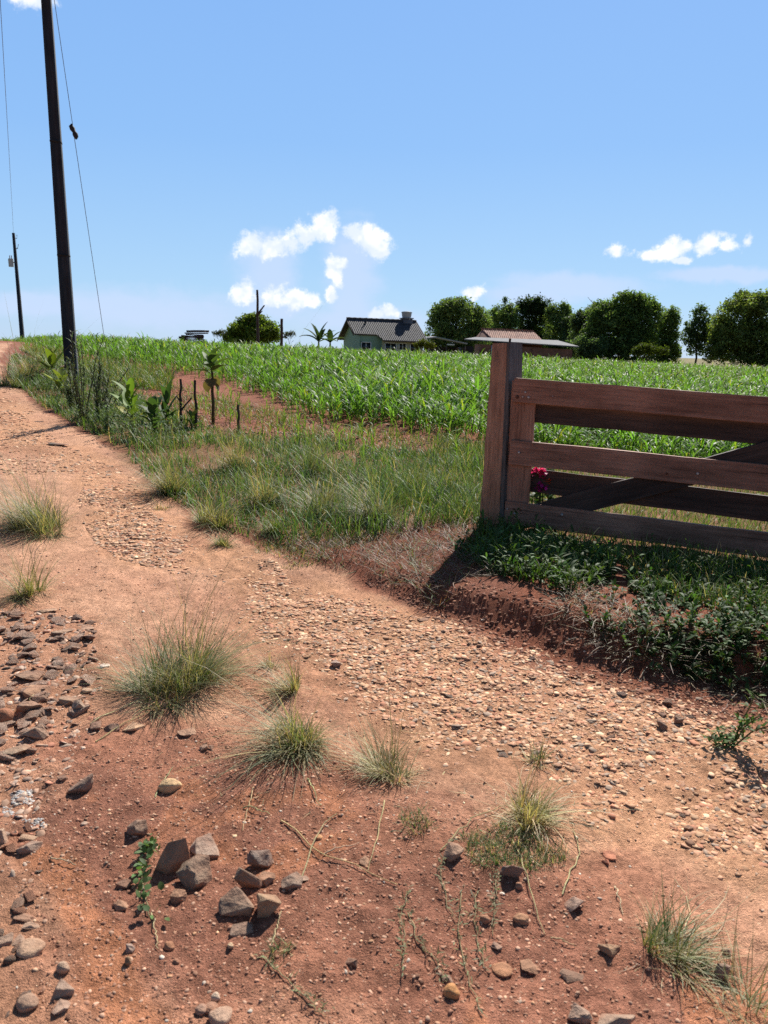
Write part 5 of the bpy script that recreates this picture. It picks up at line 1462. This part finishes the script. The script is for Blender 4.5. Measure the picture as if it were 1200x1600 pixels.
# dry stalks lying about
STK = [((470, 1380), (500, 1300), (525, 1280)), ((440, 1285), (500, 1345), (620, 1390)), ((600, 1260), (590, 1320), (575, 1370)), ((505, 1345), (560, 1328)), ((880, 1400), (905, 1330), (895, 1290)), ((690, 1340), (740, 1290), (790, 1265)),
       ((140, 1130), (230, 1090), (300, 1050)), ((150, 1160), (200, 1130), (260, 1100)), ((1130, 1540), (1010, 1440)), ((80, 1345), (120, 1352)), ((380, 1265), (420, 1278)), ((395, 1235), (380, 1300)), ((240, 1250), (270, 1195)), ((240, 1430), (245, 1490)), ((480, 1220), (500, 1265)), ((800, 1320), (830, 1400), (850, 1460)),
       ((425, 1480), (440, 1440)), ((60, 1080), (45, 1100)), ((860, 1465), (900, 1480)), ((960, 1380), (975, 1430))]
for k, pt in enumerate(STK):
    r = np.random.default_rng(900 + k)
    pts = np.array([G(*q) for q in pt]); o0 = pts[0].copy()
    t = np.linspace(0, len(pts) - 1, 12); i = np.minimum(t.astype(int), len(pts) - 2); f = (t - i)[:, None]
    P = pts[i] * (1 - f) + pts[i + 1] * f; P[:, :2] += r.normal(0, .003, (12, 2)); P[:, 2] = H(P[:, 0], P[:, 1]) + .004 + .012 * np.sin(np.linspace(0, 3.1, 12)) * r.random()
    b = MB(); b.tube(P - o0, np.linspace(.0026, .0012, 12), 5, jit(STRAW, 1, .2, r)[0])
    o = b.build('dry_stalk', M['bark']); o.location = o0
    tag(o, 'single thin dry straw stalk lying loose on the red soil', 'straw stalk', 'dry straw stalks lying on the soil')
# ------------------------------------------------------------------ stones
def hull_stone(name, seed, dims, npts=13, angular=.9, smooth=False):
    r = random.Random(seed)
    bm = bmesh.new()
    for _ in range(npts):
        v = Vector((r.gauss(0, 1), r.gauss(0, 1), r.gauss(0, 1))).normalized()
        m = max(abs(v.x), abs(v.y), abs(v.z))
        v = v * (angular / m + (1 - angular)) * r.uniform(.8, 1.0)
        bm.verts.new((v.x * dims[0] / 2, v.y * dims[1] / 2, v.z * dims[2] / 2))
    bmesh.ops.convex_hull(bm, input=bm.verts[:])
    for v in [v for v in bm.verts if not v.link_faces]: bm.verts.remove(v)
    bmesh.ops.dissolve_limit(bm, angle_limit=R(9), verts=bm.verts[:], edges=bm.edges[:])
    s = min(dims)
    try: bmesh.ops.bevel(bm, geom=bm.edges[:], offset=s * .035, segments=1, affect='EDGES', clamp_overlap=True)
    except Exception: pass
    bmesh.ops.triangulate(bm, faces=bm.faces[:])
    long_ = [e for e in bm.edges if e.calc_length() > max(dims) * .22]
    bmesh.ops.subdivide_edges(bm, edges=long_, cuts=2, use_grid_fill=True)
    for v in bm.verts:
        c = v.co; k = 6.0 / max(dims)
        n = float(vn(c.x * k + seed, c.y * k + c.z * k * 1.7, seed)) + .5 * float(vn(c.x * k * 2.3, c.z * k * 2.3 + c.y * k, seed + 3))
        v.co += c.normalized() * n * s * .07
    me = bpy.data.meshes.new(name); bm.to_mesh(me); bm.free()
    me.materials.append(M['rock'])
    return me
def round_stone(name, seed, dims):
    bm = bmesh.new(); bmesh.ops.create_icosphere(bm, subdivisions=3, radius=.5)
    for v in bm.verts:
        c = v.co.copy()
        n = float(vn(c.x * 2.2 + seed, c.y * 2.2 + c.z * 2.9, seed)) * .28 + float(vn(c.x * 6, c.z * 6 + c.y * 4, seed + 1)) * .06
        v.co = Vector((c.x * dims[0], c.y * dims[1], c.z * dims[2])) * (1 + n)
    me = bpy.data.meshes.new(name); bm.to_mesh(me); bm.free()
    me.polygons.foreach_set('use_smooth', np.ones(len(me.polygons), bool)); me.update()
    me.materials.append(M['rock'])
    return me
GREY, BROWN, DK, TAN, PALE, TERRA = (.27, .20, .15), (.31, .195, .135), (.125, .09, .075), (.36, .21, .105), (.46, .40, .34), (.38, .16, .09)
def stone(label, px, py, wpx, hpx_, kind='h', col=GREY, seed=0, depth=.9, tilt=(0, 0), rz=None, sink=.30, group=None, me=None):
    """a stone whose outline in the photograph is about wpx by hpx_ pixels and whose middle is at px, py"""
    g = G(px, py + hpx_ * .32); k = depth_px(g)
    w, h = 1.1 * wpx / k, 1.1 * hpx_ / k
    r = random.Random(seed * 31 + int(px))
    d = w * depth
    el = .62                                   # the view looks down by about this much
    hz = max((h - d * el * .72) / .8, .28 * min(w, h)) if kind != 'f' else max(h * .35, .012)
    dims = (w, d, hz)
    me = me or (round_stone('stone', seed + int(px), dims) if kind == 'r' else hull_stone('stone', seed + int(px), dims, 11 if kind == 'f' else 13, .95 if kind == 'f' else .85))
    o = link('stone', me)
    o.location = (g.x, g.y + d * .1, g.z + hz * (.5 - sink))
    o.rotation_euler = (R(tilt[0]), R(tilt[1]), R(r.uniform(-25, 25) if rz is None else rz))
    f_ = r.uniform(1.05, 1.45); o.color = (col[0] * f_ * 1.08, col[1] * f_, col[2] * f_ * .86, 1)
    tag(o, label, 'stone', group)
    return o
S = stone
S('tall grey slab leaning left, the longest of the three-slab cluster', 278, 1328, 52, 92, 'h', GREY, 1, .5, (8, 20), 20)
S('flat grey slab with a pointed corner at the back of the three-slab cluster', 318, 1318, 52, 40, 'h', (.25, .21, .19), 2, .9, (10, 0), 10)
S('large angular grey stone in front of the three-slab cluster', 306, 1358, 60, 58, 'h', (.24, .20, .165), 3, .8, (6, -8), -15)
S('small dark stone just below the three-slab cluster', 278, 1396, 26, 25, 'h', BROWN, 4)
S('tall dark grey ridged stone at the back of the central stone pile', 410, 1340, 48, 46, 'h', (.15, .13, .125), 5, .7, (0, 10), 30)
S('rounded brown stone leaning in the middle of the central stone pile', 388, 1380, 40, 50, 'h', (.19, .15, .12), 6, .7, (0, -8))
S('wide grey brown block at the front left of the central stone pile', 370, 1414, 56, 52, 'h', (.19, .155, .13), 7, .8)
S('pale tan flat faced stone at the right of the central stone pile', 419, 1418, 46, 52, 'h', (.33, .25, .175), 8, .7, (12, 0), 5)
S('low grey stone at the foot of the central stone pile', 376, 1452, 36, 26, 'h', (.2, .17, .15), 9)
S('small brown corner stone between the two back stones of the central pile', 416, 1378, 28, 22, 'h', BROWN, 10)
S('grey stone lying right of the central pile beside a straw stalk', 455, 1382, 34, 28, 'h', (.21, .185, .165), 11)
S('small grey chip at the end of the straw stalk, right of the central pile', 473, 1376, 20, 14, 'h', (.22, .2, .18), 12)
S('dark angular block standing alone left of the pale bone-like stone', 124, 1222, 40, 44, 'h', (.16, .135, .12), 13, .8)
S('small dark stone touching the lone dark block', 98, 1219, 18, 14, 'h', DK, 14)
S('dark stone above the clover-like weed', 212, 1294, 32, 36, 'h', (.16, .135, .115), 15)
S('flat brown stone below the clover-like weed', 188, 1413, 34, 20, 'h', BROWN, 16, .6)
S('small dark stone hidden in the clover-like weed', 193, 1376, 22, 20, 'h', DK, 17)
o = S('pale yellowish bone-like lump of weathered stone', 264, 1224, 34, 26, 'r', (.55, .42, .25), 18, .55, (0, 15), 35)
S('tilted square brown stone at the top of the short runner', 705, 1340, 34, 30, 'h', (.26, .19, .15), 19, .8, (14, 0), 40)
S('grey stone half under the short green mat', 798, 1364, 30, 32, 'h', (.20, .175, .17), 20, .7, (0, 20))
S('round orange tan pebble at the bottom centre of the picture', 705, 1549, 24, 26, 'r', (.50, .26, .10), 21)
S('oval tan pebble lying right of the longest runner', 787, 1508, 30, 18, 'r', (.40, .21, .12), 22)
S('smooth buff pebble right of the short green mat', 815, 1433, 22, 22, 'r', (.40, .23, .14), 23)
S('small buff pebble left of the smooth buff pebble', 757, 1435, 14, 16, 'r', (.36, .2, .13), 24)
S('tiny pink pebble under the grey stone in the green mat', 811, 1385, 12, 14, 'r', (.45, .25, .17), 25)
S('grey triangular chip near the oval tan pebble', 776, 1476, 18, 14, 'h', (.24, .19, .17), 26)
S('grey chip stone just above the orange tan pebble', 700, 1528, 18, 16, 'h', (.22, .19, .17), 27)
S('dark flat chip lying alone on the dark red soil, centre bottom', 549, 1503, 20, 18, 'h', DK, 28, .8)
S('small dark stone right of the oval tan pebble', 832, 1505, 34, 20, 'h', BROWN, 29)
S('dark low stone left of the bottom right tuft', 893, 1526, 38, 20, 'h', (.17, .14, .12), 30, .7)
S('flat grey slab on the soil above the bottom right tuft', 898, 1411, 32, 26, 'h', (.27, .22, .20), 31, .8, (8, 0), 30)
S('brown wedge stone at the left edge of the bottom right tuft', 952, 1483, 34, 28, 'h', (.28, .21, .145), 32)
S('grey slab leaning at the right of the bottom right tuft', 1128, 1518, 28, 34, 'h', (.27, .22, .19), 33, .6, (0, 25))
S('pale grey boulder cut by the bottom edge, left one of the pair', 905, 1590, 36, 40, 'h', (.30, .25, .22), 34)
S('wide grey boulder cut by the bottom edge, right one of the pair', 958, 1592, 70, 50, 'h', (.26, .22, .19), 35, .7)
S('white round pebble at the bottom edge, left of centre', 337, 1561, 13, 18, 'r', (.62, .55, .47), 36)
S('pink white pebble at the bottom frame edge, largest of its group', 345, 1592, 34, 28, 'r', (.52, .40, .33), 37)
S('grey pebble at the bottom frame edge, left of the pink white one', 314, 1583, 18, 18, 'r', (.36, .26, .22), 38)
S('brown pebble just above the pink white pebble', 329, 1580, 20, 16, 'r', (.33, .2, .15), 39)
S('black and white speckled pebble on the dark red soil', 203, 1485, 16, 18, 'h', (.30, .27, .26), 40)
S('dull olive pebble below the speckled pebble', 200, 1505, 10, 16, 'r', (.26, .2, .12), 41)
S('rusty round pebble in the dark red soil', 264, 1482, 16, 16, 'r', (.28, .14, .08), 42)
S('tiny brown pebble under the rusty round one', 275, 1507, 10, 10, 'r', (.25, .13, .09), 43)
S('small cream pebble above the trailing grass runner', 360, 1484, 9, 10, 'r', (.6, .5, .36), 44)
S('pale grey pebble alone on the red soil near the left edge', 131, 1285, 10, 8, 'r', (.45, .4, .36), 45)
S('tan pebble between the two middle tufts', 498, 1311, 11, 10, 'r', (.55, .32, .16), 46)
S('grey rock in the gravel beside the narrow upright tuft', 527, 1032, 20, 16, 'h', (.26, .23, .22), 47)
S('flat diamond shaped tan chip on the red soil', 570, 1352, 18, 18, 'f', (.36, .25, .18), 48, .9, (10, 0), 45)
S('pink brick-like chip on the gravel edge', 953, 1328, 20, 14, 'h', (.5, .2, .13), 49)
S('red chip under the pink brick-like chip', 947, 1339, 14, 12, 'h', (.36, .11, .07), 50)
S('pale pink chip on the sand right of the bottom right tuft', 1103, 1462, 18, 13, 'f', (.5, .32, .25), 51)
S('round pale pebble on the sand, right of the bottom right tuft', 1135, 1482, 14, 14, 'r', (.46, .33, .26), 52)
S('dark cube-like stone at the foot of the bank, left of the twin', 1034, 1131, 17, 20, 'h', (.13, .105, .09), 53)
S('dark angular stone at the foot of the bank, right of its twin', 1064, 1124, 19, 18, 'h', (.15, .12, .10), 54)
S('small dark stone on the slope above the dark twin stones', 1036, 1115, 12, 10, 'h', DK, 55)
S('tan pebble at the foot of the bank under the weeds', 998, 1094, 15, 10, 'r', (.36, .22, .15), 56)
S('dark flat stone at the tip of the gatepost shadow', 664, 966, 24, 8, 'f', (.2, .13, .10), 57, .6)
S('dark curved stone lying on the track near the verge weeds', 88, 694, 40, 9, 'f', (.10, .085, .075), 58, .4, sink=.05)
S('thin dark stone sunk in the track edge by the verge weeds', 60, 657, 20, 5, 'f', (.10, .08, .07), 59, .5)
S('dark stone on the gravel below the verge, the left one', 196, 863, 12, 8, 'h', DK, 60)
S('dark stone on the gravel at the verge corner', 273, 861, 18, 8, 'h', (.2, .13, .1), 61)
S('dark boulder leaning at the foot of the near pole', 98, 577, 19, 17, 'h', (.035, .03, .03), 62, .8, (0, -12), 10, .1)
S('brick red fragment on the thatch near the gatepost', 714, 811, 14, 7, 'h', (.48, .15, .07), 63)
# flat stones by the left frame edge: the large ones
S('dark brown block with a sunlit top in the middle of the left rubble', 52, 1074, 46, 34, 'h', BROWN, 70)
S('wide flat tilted stone on top of the left rubble', 42, 1050, 40, 26, 'h', (.22, .155, .12), 71)
S('grey topped stone on the right side of the left rubble', 108, 1088, 36, 26, 'h', (.27, .2, .155), 72)
S('weathered grey stone under the grass at the right of the left rubble', 126, 1100, 26, 30, 'h', (.25, .22, .19), 73)
S('big stone with a black shadowed front in the lower left rubble', 44, 1100, 40, 32, 'h', (.25, .175, .135), 74)
S('grey square stone in the lower left rubble above the cracked one', 56, 1140, 38, 34, 'h', (.25, .2, .165), 75)
S('cracked pale stone at the bottom of the left rubble', 24, 1166, 36, 26, 'h', (.29, .235, .185), 76)
S('small black stone beside the cracked pale stone', 48, 1166, 18, 18, 'h', DK, 77)
S('rust orange rounded stone cut by the left frame edge', 4, 1112, 28, 30, 'r', TERRA, 78)
S('pale stone cut by the left frame edge beside the white ash', 4, 1308, 18, 36, 'h', (.48, .38, .31), 79)
S('small tan stone stacked on a grey slab near the white ash', 45, 1303, 28, 16, 'h', (.36, .28, .21), 80)
S('grey slab under the small tan stone near the white ash', 42, 1322, 40, 22, 'h', (.26, .23, .21), 81, .6)
S('long flat stone above a paler one at the left edge', 38, 1431, 46, 14, 'h', (.24, .17, .13), 82, .5)
S('pale slab under the long flat stone', 48, 1445, 30, 14, 'h', (.34, .27, .22), 83, .6)
S('grey slab leaning at the left edge below the long flat stone', 32, 1462, 54, 22, 'h', (.23, .19, .165), 84, .6, (0, -10))
S('rough pale conglomerate lump by the orange streak', 46, 1484, 40, 28, 'r', (.40, .30, .23), 85)
S('grey stone cut by the left frame edge at the lower corner', 6, 1468, 26, 26, 'h', (.28, .24, .21), 86)
S('grey block in the lower left corner with a dark right side', 100, 1550, 34, 30, 'h', (.30, .25, .22), 87)
S('pale rounded stone in the lower left corner', 42, 1566, 30, 28, 'r', (.36, .28, .23), 88)
S('grey stone in the bottom left corner, lowest of all', 92, 1578, 30, 22, 'h', (.33, .27, .24), 89)
S('pale stone beside the orange streak', 98, 1516, 18, 24, 'r', (.42, .34, .28), 90)
S('thin pale slab on the sand under the left edge tuft', 72, 954, 30, 10, 'f', (.34, .25, .19), 91, .5)
S('dark topped slab at the left frame edge above the rubble', 16, 984, 46, 15, 'f', (.2, .15, .125), 92, .6)
S('long flat slab at the top right of the left rubble', 98, 984, 36, 16, 'f', (.30, .23, .18), 93, .6)
S('thin flat slab at the top of the rubble, farthest right', 136, 976, 24, 12, 'f', (.31, .22, .17), 94, .8)
S('dark stone under the leaning grass of the biggest tuft, left one', 152, 1132, 26, 18, 'h', DK, 95)
S('dark stone under the leaning grass of the biggest tuft, middle one', 172, 1136, 28, 16, 'h', (.13, .105, .095), 96, .6, (0, 0), 30)
S('tan slab with a black side under the biggest tuft', 208, 1130, 34, 22, 'h', (.42, .30, .21), 97)
S('brown flat chip below the biggest tuft', 293, 1138, 34, 20, 'f', (.3, .2, .15), 98)
S('pair-forming grey chip on the dark soil right of the biggest tuft', 318, 1163, 16, 14, 'h', (.3, .22, .18), 99)
S('smaller dark chip beside the grey chip right of the biggest tuft', 330, 1164, 12, 10, 'h', DK, 100)
S('white quartz flake beside the rubble under the biggest tuft', 162, 1040, 18, 7, 'f', (.75, .73, .70), 101)
S('small pale rounded stone at the right of the rubble under the grass', 135, 1075, 15, 11, 'r', (.48, .36, .28), 102)

# small stones: many, shared shapes
def scatter_stones(P, n, label, group, smin, smax, cols, seed, flat=.45, power=1.6, meshes=None):
    r = np.random.default_rng(seed)
    q = scatter(P, n, r)
    for i, (x, y) in enumerate(q):
        s = smin + (smax - smin) * r.random() ** power
        o = link('stone', meshes[r.integers(len(meshes))])
        o.scale = (s * r.uniform(.8, 1.25), s * r.uniform(.7, 1.1), s * r.uniform(.7, 1.2))
        o.location = (x, y, float(H(x, y)) + s * .10)
        o.rotation_euler = (r.normal(0, .15), r.normal(0, .15), r.uniform(0, 6.28))
        c = np.array(cols[r.integers(len(cols))]) * np.exp(r.normal(0, .15)); o.color = (*c, 1)
        tag(o, label, 'stone', group)
PROTO = [hull_stone('stone', 500 + k, (1, .85, .30), 12, .95) for k in range(12)]
LUMP = [hull_stone('stone', 600 + k, (1, .85, .65), 12, .8) for k in range(8)]
PEB = [round_stone('stone', 700 + k, (1, .8, .6)) for k in range(6)]
scatter_stones(poly([(0, 955), (60, 970), (140, 965), (160, 1010), (140, 1060), (130, 1110), (75, 1130), (70, 1190), (10, 1190), (-40, 1200), (-60, 1000)]), 128,
               'flat brown broken stone lying in the rubble patch at the left edge', 'broken stones of the left rubble', .03, .11, [(.50, .31, .215), (.45, .30, .22), (.40, .28, .21), (.54, .35, .25)], 1, meshes=PROTO)
scatter_stones(poly([(-60, 1200), (60, 1210), (70, 1330), (50, 1400), (80, 1480), (130, 1530), (120, 1610), (-80, 1620)]), 36,
               'small mixed brown or brick coloured stone along the lower left edge', 'small stones of the lower left corner', .015, .055, [BROWN, TERRA, (.36, .27, .21), GREY, (.42, .2, .12)], 2, meshes=PROTO + PEB)
scatter_stones(poly([(620, 950), (760, 990), (920, 1050), (1060, 1090), (1180, 1140), (1200, 1170), (1060, 1140), (900, 1080), (720, 1020), (600, 975)]), 22,
               'small dark stone strewn along the foot of the bank', 'small stones at the foot of the bank', .018, .06, [DK, BROWN, (.22, .15, .115), GREY], 3, meshes=PROTO + LUMP)
scatter_stones(poly([(520, 960), (700, 1010), (900, 1110), (1100, 1200), (1100, 1300), (900, 1250), (700, 1150), (540, 1050)]), 11,
               'larger grey or brown stone among the tan gravel', 'larger stones in the gravel', .03, .06, [GREY, BROWN, (.3, .26, .24), (.40, .24, .16)], 5, meshes=PROTO)

# gravel: one mesh of many small stones
def gravel_mat():
    m = vcolmat('gravel_stone', .85, .3, .35, 60, .4, .003, 4)
    return m
M['gravel'] = gravel_mat()
def pebble_batch(q, s, r, cols, flat=.30, tilt=.15):
    """q (n,2) places, s sizes: low faceted stones"""
    n = len(q)
    base = [(-1, 0, 0), (-.5, -.85, 0), (.5, -.9, 0), (1, 0, 0), (.55, .8, 0), (-.5, .85, 0)]
    ring = np.array(base)
    top = ring * .80 + [0, 0, .72]
    V0 = np.vstack([ring * 1.0 + [0, 0, -.3], ring * 1.06 + [0, 0, .25], top, [[0, 0, .80]]])
    V = np.broadcast_to(V0[None], (n,) + V0.shape) * (1 + r.normal(0, .17, (n,) + V0.shape))
    V = V + r.normal(0, .06, (n,) + V0.shape)
    sc = np.stack([s * r.uniform(.75, 1.3, n), s * r.uniform(.6, 1.0, n), s * flat * r.uniform(.6, 1.3, n)], 1) * .5
    V = V * sc[:, None, :]
    a = r.uniform(0, 6.28, n); ca, sa = np.cos(a)[:, None], np.sin(a)[:, None]
    tx, ty = r.normal(0, tilt, n)[:, None], r.normal(0, tilt, n)[:, None]
    X, Y, Z = V[..., 0], V[..., 1], V[..., 2]
    Z = Z + X * tx + Y * ty
    X, Y = X * ca - Y * sa, X * sa + Y * ca
    z = HV(q) - s * flat * .16
    W = np.stack([X + q[:, :1], Y + q[:, 1:], Z + z[:, None]], -1).reshape(-1, 3)
    F4, F3 = [], []
    for k in range(2):
        for j in range(6): F4.append([k * 6 + j, k * 6 + (j + 1) % 6, (k + 1) * 6 + (j + 1) % 6, (k + 1) * 6 + j])
    for j in range(6): F3.append([12 + j, 12 + (j + 1) % 6, 18])
    o = np.arange(n)[:, None, None] * 19
    cols = np.array(cols); c = cols[r.integers(0, len(cols), n)] * np.exp(r.normal(0, .2, (n, 1)))
    return W, (np.array(F4)[None] + o).reshape(-1, 4), (np.array(F3)[None] + o).reshape(-1, 3), np.repeat(np.clip(c, .01, .85), 19, 0)
def build_gravel():
    r = np.random.default_rng(51)
    GC = [(.55, .30, .165), (.46, .25, .14), (.62, .37, .215), (.40, .21, .125), (.52, .28, .17), (.40, .28, .20), (.48, .21, .12), (.66, .43, .27)]
    parts = []
    main = poly([(430, 905), (640, 962), (760, 1000), (930, 1060), (1100, 1110), (1260, 1180), (1320, 1400), (1080, 1350), (930, 1290), (900, 1240), (790, 1190), (680, 1180), (560, 1110), (480, 1040), (420, 1000), (400, 950)])
    lo, hi = main.min(0), main.max(0)
    q = r.uniform(lo - .1, hi + .1, (52000, 2)); m = softpip(main, q[:, 0], q[:, 1], .14, 91)
    pat = sstep(-.6, .1, fbm(q[:, 0] * 1.9, q[:, 1] * 1.9, 92, 3) + .25 * m)
    q = q[r.random(len(q)) < m * pat]
    parts.append(pebble_batch(q, .009 + .030 * r.random(len(q)) ** 3, r, GC))
    P2 = poly([(130, 760), (230, 800), (340, 860), (430, 880), (460, 910), (400, 930), (330, 900), (200, 880), (150, 850), (120, 800)])
    q = scatter(P2, 8000, r); q = clumpy(q, r, 1.6, 93, -.5, .1); parts.append(pebble_batch(q, .012 + .034 * r.random(len(q)) ** 2, r, GC))
    P3 = poly([(-100, 640), (20, 640), (110, 700), (210, 745), (250, 800), (150, 790), (120, 740), (0, 740), (-200, 760), (-300, 700)])
    q = scatter(P3, 8000, r); q = clumpy(q, r, 1.0, 94, -.5, .15); parts.append(pebble_batch(q, .015 + .045 * r.random(len(q)) ** 2, r, GC))
    far = poly([(-40, 560), (10, 600), (60, 650), (20, 660), (-200, 650), (-200, 600)])
    q = scatter(far, 1500, r); parts.append(pebble_batch(q, .04 + .05 * r.random(len(q)) ** 2, r, GC))
    # thin scatter over all the bare ground
    allp = poly([(-300, 760), (250, 800), (700, 960), (1300, 1120), (1400, 1500), (1300, 1700), (-300, 1700)])
    q = scatter(allp, 20000, r); q = clumpy(q, r, 2.0, 95, -.45, .2)
    parts.append(pebble_batch(q, .003 + .013 * r.random(len(q)) ** 3.5, r, GC + [(.30, .13, .075), (.28, .12, .07), (.6, .5, .4)], .7))
    red = poly([(60, 1200), (330, 1130), (560, 1200), (860, 1340), (1100, 1500), (1200, 1640), (60, 1640)])
    q = scatter(red, 17000, r); parts.append(pebble_batch(q, .0025 + .012 * r.random(len(q)) ** 4.5, r, [(.36, .18, .11), (.42, .21, .13), (.28, .13, .08), (.5, .3, .2)], .8))
    rub = poly([(-60, 950), (130, 960), (165, 1050), (140, 1160), (70, 1250), (60, 1420), (-60, 1420)])
    q = scatter(rub, 1700, r); parts.append(pebble_batch(q, .008 + .034 * r.random(len(q)) ** 2.5, r, [(.40, .24, .16), (.34, .22, .16), (.46, .28, .19), (.42, .18, .11), (.5, .36, .27)], .4, .3))
    bank = poly([(560, 900), (660, 960), (930, 1070), (1250, 1170), (1250, 1090), (940, 970), (700, 900)])
    q = scatter(bank, 3500, r); parts.append(pebble_batch(q, .006 + .024 * r.random(len(q)) ** 2.5, r, [(.28, .12, .07), (.32, .15, .085), (.22, .09, .055)], .8))
    fld = poly([(180, 580), (310, 612), (430, 645), (620, 676), (770, 700), (750, 740), (600, 725), (420, 700), (300, 665)])
    q = scatter(fld, 3500, r); parts.append(pebble_batch(q, .015 + .06 * r.random(len(q)) ** 2.5, r, [(.30, .12, .07), (.36, .16, .09), (.24, .095, .055)], .8))
    V, F4, F3, C, o = [], [], [], [], 0
    for v, f4, f3, c in parts:
        V.append(v); F4.append(f4 + o); F3.append(f3 + o); C.append(c); o += len(v)
    tag(link('gravel', mesh_np('gravel', np.vstack(V), [np.vstack(F4), np.vstack(F3)], np.vstack(C), M['gravel'])), 'tan gravel and soil crumbs on the track', 'gravel', kind='stuff')
    # white ash flakes by the left edge
    A = [poly([(16, 1238), (50, 1234), (52, 1256), (20, 1258)]), poly([(35, 1282), (70, 1280), (72, 1292), (40, 1296)]), poly([(4, 1260), (20, 1258), (18, 1272), (4, 1270)])]
    parts = []
    for P, n in zip(A, (240, 90, 40)):
        q = scatter(P, n, r); parts.append(pebble_batch(q, .004 + .010 * r.random(n), r, [(.36, .34, .32), (.42, .33, .27), (.44, .42, .40)], .5))
    V, F4, F3, C, o = [], [], [], [], 0
    for v, f4, f3, c in parts:
        V.append(v); F4.append(f4 + o); F3.append(f3 + o); C.append(c); o += len(v)
    tag(link('ash_flakes', mesh_np('ash_flakes', np.vstack(V), [np.vstack(F4), np.vstack(F3)], np.vstack(C), M['gravel'])), 'white ash flakes beside the pale stones', 'ash', kind='stuff')
build_gravel()
